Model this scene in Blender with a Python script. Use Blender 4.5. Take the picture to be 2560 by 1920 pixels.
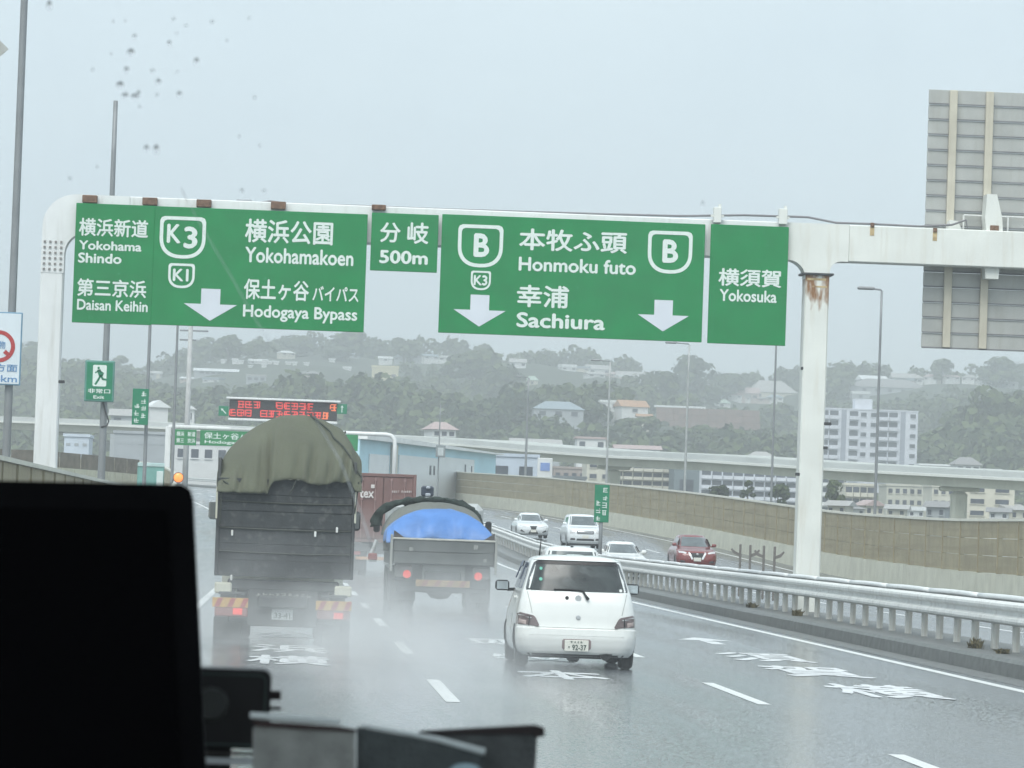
import bpy, math, random
import numpy as np
from mathutils import Vector, Matrix

for o in list(bpy.data.objects):
    bpy.data.objects.remove(o)
S = bpy.context.scene
COL = S.collection
rnd = random.Random(7)

# ------------------------------------------------------------------ camera
F = 10000.0                      # focal length in pixels of a 2560 wide picture
EYE = Vector((0.0, 0.0, 1.85))
YAW, PITCH, ROLL = math.atan(542 / F), math.atan(369 / F), math.radians(2.0)
Fw = Vector((math.sin(YAW) * math.cos(PITCH), math.cos(YAW) * math.cos(PITCH), math.sin(PITCH)))
Rt = Vector((math.cos(YAW), -math.sin(YAW), 0))
Up = Rt.cross(Fw)
CI = Rt * math.cos(ROLL) + Up * math.sin(ROLL)
CJ = -Rt * math.sin(ROLL) + Up * math.cos(ROLL)
cam = bpy.data.cameras.new('camera')
cam.lens, cam.sensor_width = 36 * F / 2560, 36
cam.clip_start, cam.clip_end = 0.05, 9000
cam.dof.use_dof = True
cam.dof.focus_distance = 90
cam.dof.aperture_fstop = 40
camo = bpy.data.objects.new('camera', cam)
COL.objects.link(camo)
camo.matrix_world = Matrix(((CI.x, CJ.x, -Fw.x, EYE.x), (CI.y, CJ.y, -Fw.y, EYE.y),
                            (CI.z, CJ.z, -Fw.z, EYE.z), (0, 0, 0, 1)))
S.camera = camo


def ray(px, py):
    return Fw + CI * ((px - 1280) / F) - CJ * ((py - 960) / F)


def hit(px, py, Y):
    d = ray(px, py)
    t = Y / d.y
    return Vector((d.x * t, Y, EYE.z + d.z * t))


# ------------------------------------------------------------------ sky and sun
SUN_EL, SUN_AZ = math.radians(52), math.radians(200)   # azimuth from +Y towards +X
w = bpy.data.worlds.new('World')
S.world = w
w.use_nodes = True
nt = w.node_tree
nt.nodes.clear()
out = nt.nodes.new('ShaderNodeOutputWorld')
bg = nt.nodes.new('ShaderNodeBackground')
sky = nt.nodes.new('ShaderNodeTexSky')
sky.sky_type = 'NISHITA'
sky.sun_disc = False
sky.sun_elevation, sky.sun_rotation = SUN_EL, SUN_AZ
sky.dust_density, sky.air_density = 4.0, 1.0
tc = nt.nodes.new('ShaderNodeTexCoord')
mp = nt.nodes.new('ShaderNodeMapping')
mp.inputs['Scale'].default_value = (1.2, 1.2, 3.5)
nz = nt.nodes.new('ShaderNodeTexNoise')
nz.inputs['Scale'].default_value = 2.2
nz.inputs['Detail'].default_value = 6
nz.inputs['Roughness'].default_value = .55
rp = nt.nodes.new('ShaderNodeValToRGB')
rp.color_ramp.elements[0].position, rp.color_ramp.elements[1].position = .3, .72
rp.color_ramp.elements[0].color = (.60, .705, .79, 1)
rp.color_ramp.elements[1].color = (.73, .83, .885, 1)
vm = nt.nodes.new('ShaderNodeVectorMath')
vm.operation = 'SCALE'
vm.inputs['Scale'].default_value = 7.4
mx = nt.nodes.new('ShaderNodeMix')
mx.data_type = 'RGBA'
mx.inputs['Factor'].default_value = .9          # the cloud sheet covers most of the sky
nt.links.new(tc.outputs['Generated'], mp.inputs['Vector'])
nt.links.new(mp.outputs['Vector'], nz.inputs['Vector'])
nt.links.new(nz.outputs['Fac'], rp.inputs['Fac'])
nt.links.new(rp.outputs['Color'], vm.inputs[0])
nt.links.new(sky.outputs['Color'], mx.inputs['A'])
nt.links.new(vm.outputs['Vector'], mx.inputs['B'])
nt.links.new(mx.outputs['Result'], bg.inputs['Color'])
bg.inputs['Strength'].default_value = .1
nt.links.new(bg.outputs['Background'], out.inputs['Surface'])
sl = bpy.data.lights.new('sun', 'SUN')
sl.energy, sl.angle, sl.color = 1.5, math.radians(40), (1, .97, .93)
so = bpy.data.objects.new('sun', sl)
COL.objects.link(so)
sd = Vector((math.sin(SUN_AZ) * math.cos(SUN_EL), math.cos(SUN_AZ) * math.cos(SUN_EL), math.sin(SUN_EL)))
so.rotation_euler = sd.to_track_quat('Z', 'Y').to_euler()
so.location = (0, -20, 40)
S.view_settings.view_transform = 'Standard'
S.view_settings.look = 'None'
S.view_settings.exposure = 0.79
S.view_settings.gamma = 1.0
S.view_settings.use_curve_mapping = False
S.render.engine = 'CYCLES'
S.cycles.use_denoising = True
S.cycles.max_bounces = 5
S.cycles.use_adaptive_sampling = True
S.cycles.adaptive_threshold = .02
S.cycles.diffuse_bounces = 2
S.cycles.glossy_bounces = 2
S.cycles.transmission_bounces = 6
S.cycles.transparent_max_bounces = 8
S.cycles.volume_bounces = 1
S.cycles.volume_step_rate = 2.0
S.cycles.volume_max_steps = 128
S.cycles.caustics_reflective = False
S.cycles.caustics_refractive = False
S.cycles.sample_clamp_indirect = 4

# ------------------------------------------------------------------ helpers
def lin(r, g, b):
    f = lambda c: (c / 255 / 12.92) if c / 255 <= .04045 else ((c / 255 + .055) / 1.055) ** 2.4
    return (f(r), f(g), f(b))


MATS = {}


def M(name, col, rough=.6, metal=0., var=.12, vs=2.5, bump=0., bs=60., coat=0., streak=None, sk=.5,
      emit=None, es=1., spec=.5, spot=None, sp=.62, ss=6., band=None):
    """procedural paint: base colour with noise, optional vertical streaks and patches of wear"""
    if name in MATS:
        return MATS[name]
    m = bpy.data.materials.new(name)
    m.use_nodes = True
    n, l = m.node_tree.nodes, m.node_tree.links
    b = n['Principled BSDF']
    b.inputs['Roughness'].default_value = rough
    b.inputs['Metallic'].default_value = metal
    b.inputs['Specular IOR Level'].default_value = spec
    b.inputs['Coat Weight'].default_value = coat
    b.inputs['Coat Roughness'].default_value = .08
    t = n.new('ShaderNodeTexCoord')
    no = n.new('ShaderNodeTexNoise')
    no.inputs['Scale'].default_value = vs
    no.inputs['Detail'].default_value = 5
    l.new(t.outputs['Object'], no.inputs['Vector'])
    r = n.new('ShaderNodeValToRGB')
    r.color_ramp.elements[0].position, r.color_ramp.elements[1].position = .28, .72
    r.color_ramp.elements[0].color = (*[max(0, c * (1 - var)) for c in col], 1)
    r.color_ramp.elements[1].color = (*[min(1, c * (1 + var)) for c in col], 1)
    l.new(no.outputs['Fac'], r.inputs['Fac'])
    cur = r.outputs['Color']

    def blend(scale3, sc, lo, hi, colr, amt):
        nonlocal cur
        ma = n.new('ShaderNodeMapping')
        ma.inputs['Scale'].default_value = scale3
        l.new(t.outputs['Object'], ma.inputs['Vector'])
        q = n.new('ShaderNodeTexNoise')
        q.inputs['Scale'].default_value = sc
        q.inputs['Detail'].default_value = 6
        l.new(ma.outputs['Vector'], q.inputs['Vector'])
        mr = n.new('ShaderNodeMapRange')
        mr.inputs['From Min'].default_value, mr.inputs['From Max'].default_value = lo, hi
        mr.inputs['To Max'].default_value = amt
        l.new(q.outputs['Fac'], mr.inputs['Value'])
        x = n.new('ShaderNodeMix')
        x.data_type = 'RGBA'
        l.new(mr.outputs['Result'], x.inputs['Factor'])
        l.new(cur, x.inputs['A'])
        x.inputs['B'].default_value = (*colr, 1)
        cur = x.outputs['Result']
    if streak:
        blend((1, 1, .09), 7, .52, .75, streak, sk)
    if band:
        blend((1, .05, 2.6), 1.6, .45, .68, band, .75)
    if spot:
        blend((1, 1, 1), ss, sp, sp + .1, spot, .9)
    l.new(cur, b.inputs['Base Color'])
    if bump:
        bn = n.new('ShaderNodeTexNoise')
        bn.inputs['Scale'].default_value = bs
        bn.inputs['Detail'].default_value = 4
        l.new(t.outputs['Object'], bn.inputs['Vector'])
        bu = n.new('ShaderNodeBump')
        bu.inputs['Strength'].default_value = bump
        bu.inputs['Distance'].default_value = .02
        l.new(bn.outputs['Fac'], bu.inputs['Height'])
        l.new(bu.outputs['Normal'], b.inputs['Normal'])
    if emit:
        b.inputs['Emission Color'].default_value = (*emit, 1)
        b.inputs['Emission Strength'].default_value = es
    MATS[name] = m
    return m


class MB:
    """collects shapes for ONE mesh object"""
    def __init__(s):
        s.v, s.f = [], []

    def add(s, vs, fs):
        k = len(s.v)
        s.v += [tuple(p) for p in vs]
        s.f += [tuple(i + k for i in q) for q in fs]
        return s

    def box(s, c, d, rz=0, m=None):
        x, y, z = [q / 2 for q in d]
        vs = [Vector((i, j, k)) for k in (-z, z) for j in (-y, y) for i in (-x, x)]
        R = Matrix.Rotation(rz, 3, 'Z') if m is None else m
        return s.add([R @ p + Vector(c) for p in vs],
                     [(0, 2, 3, 1), (4, 5, 7, 6), (0, 1, 5, 4), (2, 6, 7, 3), (0, 4, 6, 2), (1, 3, 7, 5)])

    def rng(s, x0, x1, y0, y1, z0, z1):
        return s.box(((x0 + x1) / 2, (y0 + y1) / 2, (z0 + z1) / 2), (x1 - x0, y1 - y0, z1 - z0))

    def bbox(s, c, d, b):
        """box with chamfered long edges (octagon in x-z, chamfered ends in y)"""
        x, y, z = [q / 2 for q in d]
        b = min(b, x * .9, y * .9, z * .9)
        def ring(xx, zz, yy, bb):
            return [(-xx + bb, yy, -zz), (xx - bb, yy, -zz), (xx, yy, -zz + bb), (xx, yy, zz - bb), (xx - bb, yy, zz), (-xx + bb, yy, zz), (-xx, yy, zz - bb), (-xx, yy, -zz + bb)]
        rs = [ring(x - b, z - b, -y, b * .3), ring(x, z, -y + b, b), ring(x, z, y - b, b), ring(x - b, z - b, y, b * .3)]
        return s.loft([[Vector(c) + Vector(p) for p in r] for r in rs], cap=True)

    def loft(s, rings, cap=True, close=True):
        n = len(rings[0])
        vs = [p for r in rings for p in r]
        fs = []
        for i in range(len(rings) - 1):
            for j in range(n if close else n - 1):
                a, b = i * n + j, i * n + (j + 1) % n
                fs.append((a, b, b + n, a + n))
        if cap:
            fs.append(tuple(range(n - 1, -1, -1)))
            fs.append(tuple(range((len(rings) - 1) * n, len(rings) * n)))
        return s.add(vs, fs)

    def tube(s, pts, r, n=8, cap=True):
        pts = [Vector(p) for p in pts]
        rs = r if hasattr(r, '__len__') else [r] * len(pts)
        rings = []
        u = None
        for i, p in enumerate(pts):
            d = (pts[min(i + 1, len(pts) - 1)] - pts[max(i - 1, 0)]).normalized()
            if u is None:
                u = d.cross(Vector((0, 0, 1)) if abs(d.z) < .9 else Vector((1, 0, 0))).normalized()
            u = (u - d * u.dot(d)).normalized()
            v = d.cross(u)
            rings.append([p + (u * math.cos(2 * math.pi * k / n) + v * math.sin(2 * math.pi * k / n)) * rs[i] for k in range(n)])
        return s.loft(rings, cap)

    def lathe(s, prof, c, axis='X', n=24, cap=False):
        rings = []
        for a, r in prof:
            ring = []
            for k in range(n):
                q = 2 * math.pi * k / n
                u, v = r * math.cos(q), r * math.sin(q)
                ring.append(Vector(c) + (Vector((a, u, v)) if axis == 'X' else Vector((u, a, v)) if axis == 'Y' else Vector((u, v, a))))
            rings.append(ring)
        return s.loft(rings, cap)

    def prism(s, poly, y0, y1):
        """polygon in x-z pushed along y"""
        n = len(poly)
        return s.add([(x, y0, z) for x, z in poly] + [(x, y1, z) for x, z in poly],
                     [tuple(range(n)), tuple(range(2 * n - 1, n - 1, -1))] +
                     [(i, i + n, (i + 1) % n + n, (i + 1) % n) for i in range(n)])

    def band(s, outer, inner, y0, y1):
        n = len(outer)
        vs = [(x, y0, z) for x, z in outer] + [(x, y0, z) for x, z in inner] + [(x, y1, z) for x, z in outer] + [(x, y1, z) for x, z in inner]
        fs = []
        for i in range(n):
            j = (i + 1) % n
            fs += [(i, j, n + j, n + i), (2 * n + j, 2 * n + i, 3 * n + i, 3 * n + j), (j, i, 2 * n + i, 2 * n + j), (n + i, n + j, 3 * n + j, 3 * n + i)]
        return s.add(vs, fs)

    def mesh(s, name):
        me = bpy.data.meshes.new(name)
        me.from_pydata(s.v, [], s.f)
        me.update()
        return me

    def build(s, name, mat, parent=None, smooth=False, loc=None, ang=None):
        me = s.mesh(name)
        return obj(name, me, mat, parent, smooth, loc, ang)


def obj(name, me, mat, parent=None, smooth=False, loc=None, ang=None):
    if mat is not None and not me.materials:
        me.materials.append(mat)
    if smooth or ang:
        me.polygons.foreach_set('use_smooth', [True] * len(me.polygons))
        if ang:
            try:
                me.set_sharp_from_angle(angle=math.radians(ang))
            except Exception:
                pass
    o = bpy.data.objects.new(name, me)
    COL.objects.link(o)
    if parent is not None:
        o.parent = parent
    if loc is not None:
        o.location = loc
    return o


def thing(name, label, cat, loc=(0, 0, 0), rz=0, group=None):
    o = bpy.data.objects.new(name, None)
    o.empty_display_size = .3
    COL.objects.link(o)
    o.location = loc
    o.rotation_euler = (0, 0, rz)
    return tag(o, label, cat, group)


def tag(o, label, cat, group=None, kind=None):
    o['label'], o['category'] = label, cat
    if group:
        o['group'] = group
    if kind:
        o['kind'] = kind
    return o


def struct(name, mb, mat, smooth=False):
    o = mb.build(name, mat, smooth=smooth)
    o['kind'] = 'structure'
    return o


def copy_tree(o, parent=None):
    c = o.copy()
    COL.objects.link(c)
    c.parent = parent
    for ch in list(o.children):
        copy_tree(ch, c)
    return c


TXT = {}


def text_mesh(body, bold=.0, tall=1., step=.0012):
    """outline of some lettering, its ink box scaled to 1 x 1 (x right, z up, facing -y)"""
    key = (body, bold, tall)
    if key not in TXT:
        cu = bpy.data.curves.new('lettering', 'FONT')
        cu.body = body
        cu.resolution_u = 3
        to = bpy.data.objects.new('lettering', cu)
        COL.objects.link(to)
        bpy.context.view_layer.update()
        me = bpy.data.meshes.new_from_object(to.evaluated_get(bpy.context.evaluated_depsgraph_get()))
        bpy.data.objects.remove(to)
        co = np.array([v.co[:] for v in me.vertices])
        lo, hi = co.min(0), co.max(0)
        s = np.maximum(hi - lo, 1e-6)
        q = np.zeros_like(co)
        q[:, 0] = (co[:, 0] - lo[0]) / s[0] - .5
        q[:, 2] = (co[:, 1] - lo[1]) / s[1] - .5
        fs = [tuple(p.vertices) for p in me.polygons]
        if bold:            # heavier strokes: the outline repeated a little to each side, a hair apart in depth
            n0 = len(q)
            qq, ff = [], []
            for i, (dx, dz) in enumerate(((0, 0), (1, 0), (-1, 0), (0, 1), (0, -1))):
                c = q.copy()
                c[:, 0] += dx * bold / s[0]
                c[:, 2] += dz * bold * tall / s[1]
                c[:, 1] -= i * step
                qq.append(c)
                ff += [tuple(k + i * n0 for k in f) for f in fs]
            q, fs = np.concatenate(qq), ff
            lo, hi = q.min(0), q.max(0)
            for ax in (0, 2):
                q[:, ax] = (q[:, ax] - lo[ax]) / (hi[ax] - lo[ax]) - .5
        TXT[key] = (q, fs)
        bpy.data.meshes.remove(me)
    return TXT[key]


def text(parent, body, c, wd, ht, mat, bold=.02, name='lettering', flat=False):
    q, fs = text_mesh(body, bold)
    if flat:      # lying on the road, tops away from the reader
        vs = [(c[0] + p[0] * wd, c[1] + p[2] * ht, c[2]) for p in q]
    else:
        vs = [(c[0] + p[0] * wd, c[1] + p[1], c[2] + p[2] * ht) for p in q]
    mb = MB()
    mb.add(vs, fs)
    return mb.build(name, mat, parent)


def glyph(mb, cx, cy, cz, s, r, wd=None):
    """an unreadable far-off character: a few strokes in a square cell"""
    wd = wd or s
    t = s * .13
    for k in range(r.choice((2, 3))):
        z = cz + s * (-.42 + .84 * (k + r.random() * .4) / 2.4)
        mb.box((cx + r.uniform(-.05, .05) * wd, cy, z), (wd * r.uniform(.6, .95), .004, t))
    for k in range(r.choice((1, 2, 2))):
        x = cx + wd * r.uniform(-.36, .36)
        mb.box((x, cy - .001, cz + r.uniform(-.1, .1) * s), (t, .004, s * r.uniform(.6, .95)))


def rrect(x0, x1, z0, z1, r, n=5):
    p = []
    for cx, cz, a in ((x1 - r, z1 - r, 0), (x0 + r, z1 - r, 90), (x0 + r, z0 + r, 180), (x1 - r, z0 + r, 270)):
        for k in range(n + 1):
            t = math.radians(a + 90 * k / n)
            p.append((cx + r * math.cos(t), cz + r * math.sin(t)))
    return p


# ------------------------------------------------------------------ the line of the road
_s = np.arange(-80, 1200, 2.0)
_z = np.interp(_s, [-80, 105, 150, 180, 227, 310, 400, 500, 600, 800, 1200], [0, 0, .02, .36, 1.5, 3.3, 4.9, 6.2, 7.8, 11, 16])
_k = np.hanning(17)
_z = np.convolve(np.pad(_z, 8, mode='edge'), _k / _k.sum(), mode='valid')


def zr(s):
    return float(np.interp(s, _s, _z))


def sh(s):
    return -((s - 150) ** 2) / 4600 if s > 150 else 0.0


def rp3(X, s, h=0.):
    return Vector((X + sh(s), s, zr(s) + h))


def head(s):
    return math.atan((s - 150) / 2300) if s > 150 else 0.0


def strip(mb, X0, X1, s0, s1, h, ds=6.):
    n = max(1, int(math.ceil((s1 - s0) / ds)))
    ss = [s0 + (s1 - s0) * i / n for i in range(n + 1)]
    vs = []
    for s in ss:
        vs += [rp3(X0, s, h), rp3(X1, s, h)]
    return mb.add(vs, [(2 * i, 2 * i + 1, 2 * i + 3, 2 * i + 2) for i in range(n)])


def extr(mb, prof, s0, s1, ds=6.):
    """closed profile (X, h) swept along the road"""
    n = max(1, int(math.ceil((s1 - s0) / ds)))
    rings = [[rp3(X, s0 + (s1 - s0) * i / n, h) for X, h in prof] for i in range(n + 1)]
    return mb.loft(rings)


# ------------------------------------------------------------------ materials
WHITE = M('white_paint', (.78, .80, .80), .4, var=.05, vs=1.5, streak=(.52, .52, .48), sk=.5, spot=(.50, .38, .26), sp=.73, ss=3)
CREAMPOST = M('weathered_white_steel', (.74, .76, .72), .45, var=.06, vs=1.2, streak=(.56, .52, .42), sk=.4, spot=(.4, .25, .12), sp=.76, ss=3)
RUST = M('rust', (.17, .10, .065), .85, var=.45, vs=14, bump=.3)
DARK = M('dark_steel', (.05, .052, .055), .55, var=.25)
BLACK = M('black_plastic', (.012, .012, .013), .5, var=.2)
RUBBER = M('tyre_rubber', (.018, .018, .018), .75, var=.2, bump=.2)
GALV = M('galvanised_steel', (.74, .755, .74), .45, metal=.0, var=.12, vs=6, streak=(.42, .40, .36), sk=.5)
POLE = M('lamp_post_steel', (.25, .265, .275), .5, metal=.25, var=.15, vs=1.5)
CONC = M('concrete', (.42, .425, .385), .8, var=.14, vs=1.6, bump=.25, streak=(.24, .235, .20), sk=.55)
CONCD = M('dark_wet_concrete', (.13, .135, .13), .45, var=.35, vs=4, bump=.3)
TAN = M('tan_panel', (.36, .315, .205), .7, var=.16, vs=1.1, band=(.275, .235, .15), streak=(.19, .165, .12), sk=.5)
GREEN = M('sign_green', (.002, .215, .058), .42, var=.12, vs=1.5, spot=(.045, .31, .14), sp=.64, ss=11)
TEALG = M('teal_green_sign', (.003, .20, .095), .45, var=.1)
LETTER = M('sign_white', (.72, .80, .76), .45, var=.05, vs=8)
ARROWW = M('arrow_white', (.66, .70, .76), .45, var=.04)
CHROME = M('chrome', (.7, .7, .7), .15, metal=1, var=.05)
GLASSD = M('dark_glass', (.02, .024, .026), .06, var=.3, vs=4, coat=.5)
GLASSF = M('screen_glass', (.10, .12, .125), .08, var=.35, vs=3, coat=.5)
CARW = M('white_car_paint', (.80, .82, .80), .22, var=.02, coat=.6, streak=(.62, .63, .61), sk=.18)
CARW2 = M('cool_white_car_paint', (.78, .82, .84), .22, var=.015, coat=.6)
CARR = M('red_car_paint', (.20, .038, .034), .22, var=.06, coat=.6)
LAMPR = M('red_lamp_glass', (.35, .03, .03), .2, var=.15, coat=.4)
LAMPON = M('lit_red_lamp', (.6, .05, .04), .3, var=.1, emit=(1, .10, .07), es=.4)
LAMPSM = M('smoked_lamp', (.16, .125, .125), .18, var=.35, vs=9, coat=.5)
LAMPCL = M('clear_lamp', (.62, .63, .64), .15, var=.15, vs=12, coat=.5)
PLATE = M('number_plate', (.72, .72, .66), .5, var=.03)
PLATEG = M('plate_green_ink', (.05, .09, .07), .6, var=.05)
HAZE, SPRAY = .0005, True
# ------------------------------------------------------------------ ground, roads, markings
def wet_asphalt(name, base, r0, r1):
    m = bpy.data.materials.new(name)
    m.use_nodes = True
    n, l = m.node_tree.nodes, m.node_tree.links
    b = n['Principled BSDF']
    t = n.new('ShaderNodeTexCoord')

    def noise(sc3, sc, det=5, ro=.55):
        ma = n.new('ShaderNodeMapping')
        ma.inputs['Scale'].default_value = sc3
        l.new(t.outputs['Object'], ma.inputs['Vector'])
        q = n.new('ShaderNodeTexNoise')
        q.inputs['Scale'].default_value, q.inputs['Detail'].default_value = sc, det
        q.inputs['Roughness'].default_value = ro
        l.new(ma.outputs['Vector'], q.inputs['Vector'])
        return q.outputs['Fac']

    def mapr(src, a, c, lo, hi):
        mr = n.new('ShaderNodeMapRange')
        for k, v in (('From Min', a), ('From Max', c), ('To Min', lo), ('To Max', hi)):
            mr.inputs[k].default_value = v
        l.new(src, mr.inputs['Value'])
        return mr.outputs['Result']
    tracks = noise((1, .035, 1), .9, 4)
    puddle = noise((1, .12, 1), .35, 6)
    grain = noise((1, 1, 1), 9, 8, .7)
    r = n.new('ShaderNodeValToRGB')
    r.color_ramp.elements[0].color = (*[c * .7 for c in base], 1)
    r.color_ramp.elements[1].color = (*[c * 1.35 for c in base], 1)
    l.new(grain, r.inputs['Fac'])
    l.new(r.outputs['Color'], b.inputs['Base Color'])
    mul = n.new('ShaderNodeMath')
    mul.operation = 'ADD'
    l.new(mapr(tracks, .35, .65, r0, r1), mul.inputs[0])
    l.new(mapr(puddle, .35, .65, -.03, .06), mul.inputs[1])
    l.new(mul.outputs[0], b.inputs['Roughness'])
    b.inputs['IOR'].default_value = 1.6
    film = n.new('ShaderNodeMath')      # how much standing water lies on the stones
    film.operation = 'ADD'
    l.new(mapr(tracks, .36, .62, .0, .6), film.inputs[0])
    l.new(mapr(puddle, .40, .60, .0, .5), film.inputs[1])
    fm = n.new('ShaderNodeMath')
    fm.operation = 'ADD'
    fm.inputs[1].default_value = .4
    l.new(film.outputs[0], fm.inputs[0])
    l.new(fm.outputs[0], b.inputs['Specular IOR Level'])
    # ripples of the water film: the normal wobbles over a few centimetres, more in the wet tracks
    ma = n.new('ShaderNodeMapping')
    ma.inputs['Scale'].default_value = (1, 1, 1)
    l.new(t.outputs['Object'], ma.inputs['Vector'])
    q = n.new('ShaderNodeTexNoise')
    q.inputs['Scale'].default_value, q.inputs['Detail'].default_value = 35, 2
    l.new(ma.outputs['Vector'], q.inputs['Vector'])
    su = n.new('ShaderNodeVectorMath')
    su.operation = 'SUBTRACT'
    su.inputs[1].default_value = (.5, .5, .5)
    l.new(q.outputs['Color'], su.inputs[0])
    sc_ = n.new('ShaderNodeVectorMath')
    sc_.operation = 'SCALE'
    l.new(su.outputs['Vector'], sc_.inputs[0])
    amp = n.new('ShaderNodeMath')
    amp.operation = 'ADD'
    l.new(mapr(tracks, .38, .62, .26, .62), amp.inputs[0])
    l.new(mapr(puddle, .38, .62, -.1, .22), amp.inputs[1])
    l.new(amp.outputs[0], sc_.inputs['Scale'])
    ads = n.new('ShaderNodeVectorMath')
    ads.operation = 'ADD'
    ads.inputs[1].default_value = (0, 0, 1)
    fl = n.new('ShaderNodeVectorMath')
    fl.operation = 'MULTIPLY'
    fl.inputs[1].default_value = (1, 1, 0)
    l.new(sc_.outputs['Vector'], fl.inputs[0])
    l.new(fl.outputs['Vector'], ads.inputs[0])
    nv_ = n.new('ShaderNodeVectorMath')
    nv_.operation = 'NORMALIZE'
    l.new(ads.outputs['Vector'], nv_.inputs[0])
    l.new(nv_.outputs['Vector'], b.inputs['Normal'])
    return m


ROAD = wet_asphalt('wet_asphalt', (.118, .132, .142), .05, .16)
ROADO = wet_asphalt('wet_asphalt_worn', (.105, .109, .112), .14, .28)
LINE = M('road_paint', (.74, .76, .75), .35, var=.12, vs=5, spot=(.28, .29, .3), sp=.66, ss=5)
LINEW = M('worn_road_paint', (.74, .76, .77), .35, var=.2, vs=4, spot=(.26, .27, .28), sp=.56, ss=2.0)
GROUND = M('town_ground', (.16, .165, .14), .9, var=.4, vs=.03)

g = MB()
g.add([(-650, -20, -8), (1000, -20, -8), (1000, 2650, -8), (-650, 2650, -8)], [(0, 1, 2, 3)])
struct('ground', g, GROUND)
g = MB()
strip(g, -5.1, 10.55, -40, 640, 0)
struct('road', g, ROAD)
g = MB()
strip(g, 12.25, 24.75, -40, 640, 0)
struct('opposite_road', g, ROADO)
g = MB()
extr(g, [(10.45, -.05), (10.47, .2), (10.52, .25), (12.2, .25), (12.28, .2), (12.3, -.05)], 10, 640)
struct('median_kerb', g, CONCD)
g = MB()
strip(g, 9.92, 10.44, 10, 500, .003)
struct('gutter', g, CONCD)
g = MB()
for X0, X1, a, b in ((-5.6, 25.6, -40, 640),):
    extr(g, [(X0, -1.6), (X1, -1.6), (X1, -.03), (X0, -.03)], a, b)
struct('road_deck', g, CONC)

for nm, X, wd, a, b in (('edge_line', -1.95, .18, 8, 600), ('edge_line', 9.62, .18, 8, 600), ('edge_line', 12.75, .16, 20, 600), ('edge_line', 23.6, .16, 20, 600)):
    g = MB()
    strip(g, X - wd / 2, X + wd / 2, a, b, .003)
    struct(nm, g, LINE)
for X, s0, wd in ((1.82, 43 - 32, .16), (5.42, 45 - 32, .15), (16.3, 40, .15), (19.9, 47, .15)):
    g = MB()
    for k in range(26):
        s = s0 + 16 * k
        g = MB()
        strip(g, X - wd / 2, X + wd / 2, s, s + 6.2, .003)
        struct('lane_dash', g, LINE)


def road_word(chars, X, s, wd, ln):
    for ch, sc in chars:
        q, fs = text_mesh(ch, .018, 1.6, .0004)
        g = MB()
        g.add([rp3(X + p[0] * wd, sc + p[2] * ln, .003 - p[1]) for p in q], fs)
        struct('road_lettering', g, LINEW)


road_word((('公', 66.5), ('浜', 59.6), ('横', 54.6)), .05, 0, 1.15, 3.6)
road_word((('頭', 67), ('牧', 59.0), ('本', 52.3)), 3.62, 0, 1.15, 3.2)
road_word((('須', 63.2), ('賀', 57.0), ('横', 50.3)), 7.55, 0, 1.3, 4.3)
g = MB()      # arrow ahead of the word in the right lane
g.add([rp3(7.6 + x, 70 + y * .8, .003) for x, y in ((-.12, 0), (.12, 0), (.12, 3), (.5, 3), (0, 5.4), (-.5, 3), (-.12, 3))], [tuple(range(7))])
struct('road_arrow', g, LINEW)


# ------------------------------------------------------------------ noise barriers
PLINTH = M('pale_plinth', (.60, .60, .50), .75, var=.12, vs=1.2, streak=(.42, .40, .32), sk=.55)


def noise_barrier(label, X, side, s0, s1, n0, n1, conc=.95, top=2.8):
    """concrete plinth, tan panels in three rows between posts, pale coping"""
    b = thing('noise_barrier', label, 'noise barrier', rp3(X, s0))
    off = rp3(X, s0)
    inv = lambda mb: MBshift(mb, -off)
    rows = 3
    rh = (top - conc) / rows
    for a in np.arange(n0, n1, 4.0):
        g = MB()
        extr(g, [(X - .18, -.1), (X + .18, -.1), (X + .14, conc - .012), (X - .14, conc - .012)], a + .012, a + 3.988, 4)
        inv(g).build('plinth_block', PLINTH, b)
        for k in range(rows):
            g = MB()
            h0, h1 = conc + rh * k + .008, conc + rh * (k + 1) - .008
            d = rnd.uniform(-.008, .008)
            extr(g, [(X - .06 + d, h0), (X + .06 + d, h0), (X + .06 + d, h1), (X - .06 + d, h1)], a + .03, a + 3.97, 4)
            inv(g).build('panel', TAN, b)
        g = MB()
        p = rp3(X, a)
        g.box((p.x, p.y, p.z + top / 2), (.2, .05, top - .02))
        inv(g).build('post', M('tan_post', (.33, .29, .19), .6, var=.2), b)
        g = MB()
        extr(g, [(X - .11, top), (X + .11, top), (X + .09, top + .09), (X - .09, top + .09)], a + .008, a + 3.992, 4)
        inv(g).build('coping', M('pale_coping', (.55, .55, .48), .6, var=.12, vs=4), b)
    for a, e in ((s0, n0), (n1, s1)):
        if e - a > 1:
            g = MB()
            extr(g, [(X - .18, -.1), (X + .18, -.1), (X + .14, conc), (X - .14, conc)], a, e)
            o = inv(g).build('far_plinth', PLINTH, b)
            g = MB()
            for k in range(rows):
                h0, h1 = conc + rh * k + .008, conc + rh * (k + 1) - .008
                for q in np.arange(a, e - 3.9, 4.0):
                    extr(g, [(X - .06, h0), (X + .06, h0), (X + .06, h1), (X - .06, h1)], q + .03, q + 3.97, 4)
            o = inv(g).build('far_panels', TAN, b)
            o['kind'] = 'stuff'
            g = MB()
            extr(g, [(X - .11, top), (X + .11, top), (X + .09, top + .09), (X - .09, top + .09)], a, e)
            inv(g).build('far_coping', MATS['pale_coping'], b)
    return b


def MBshift(mb, off):
    mb.v = [(p[0] + off[0], p[1] + off[1], p[2] + off[2]) for p in mb.v]
    return mb


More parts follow.
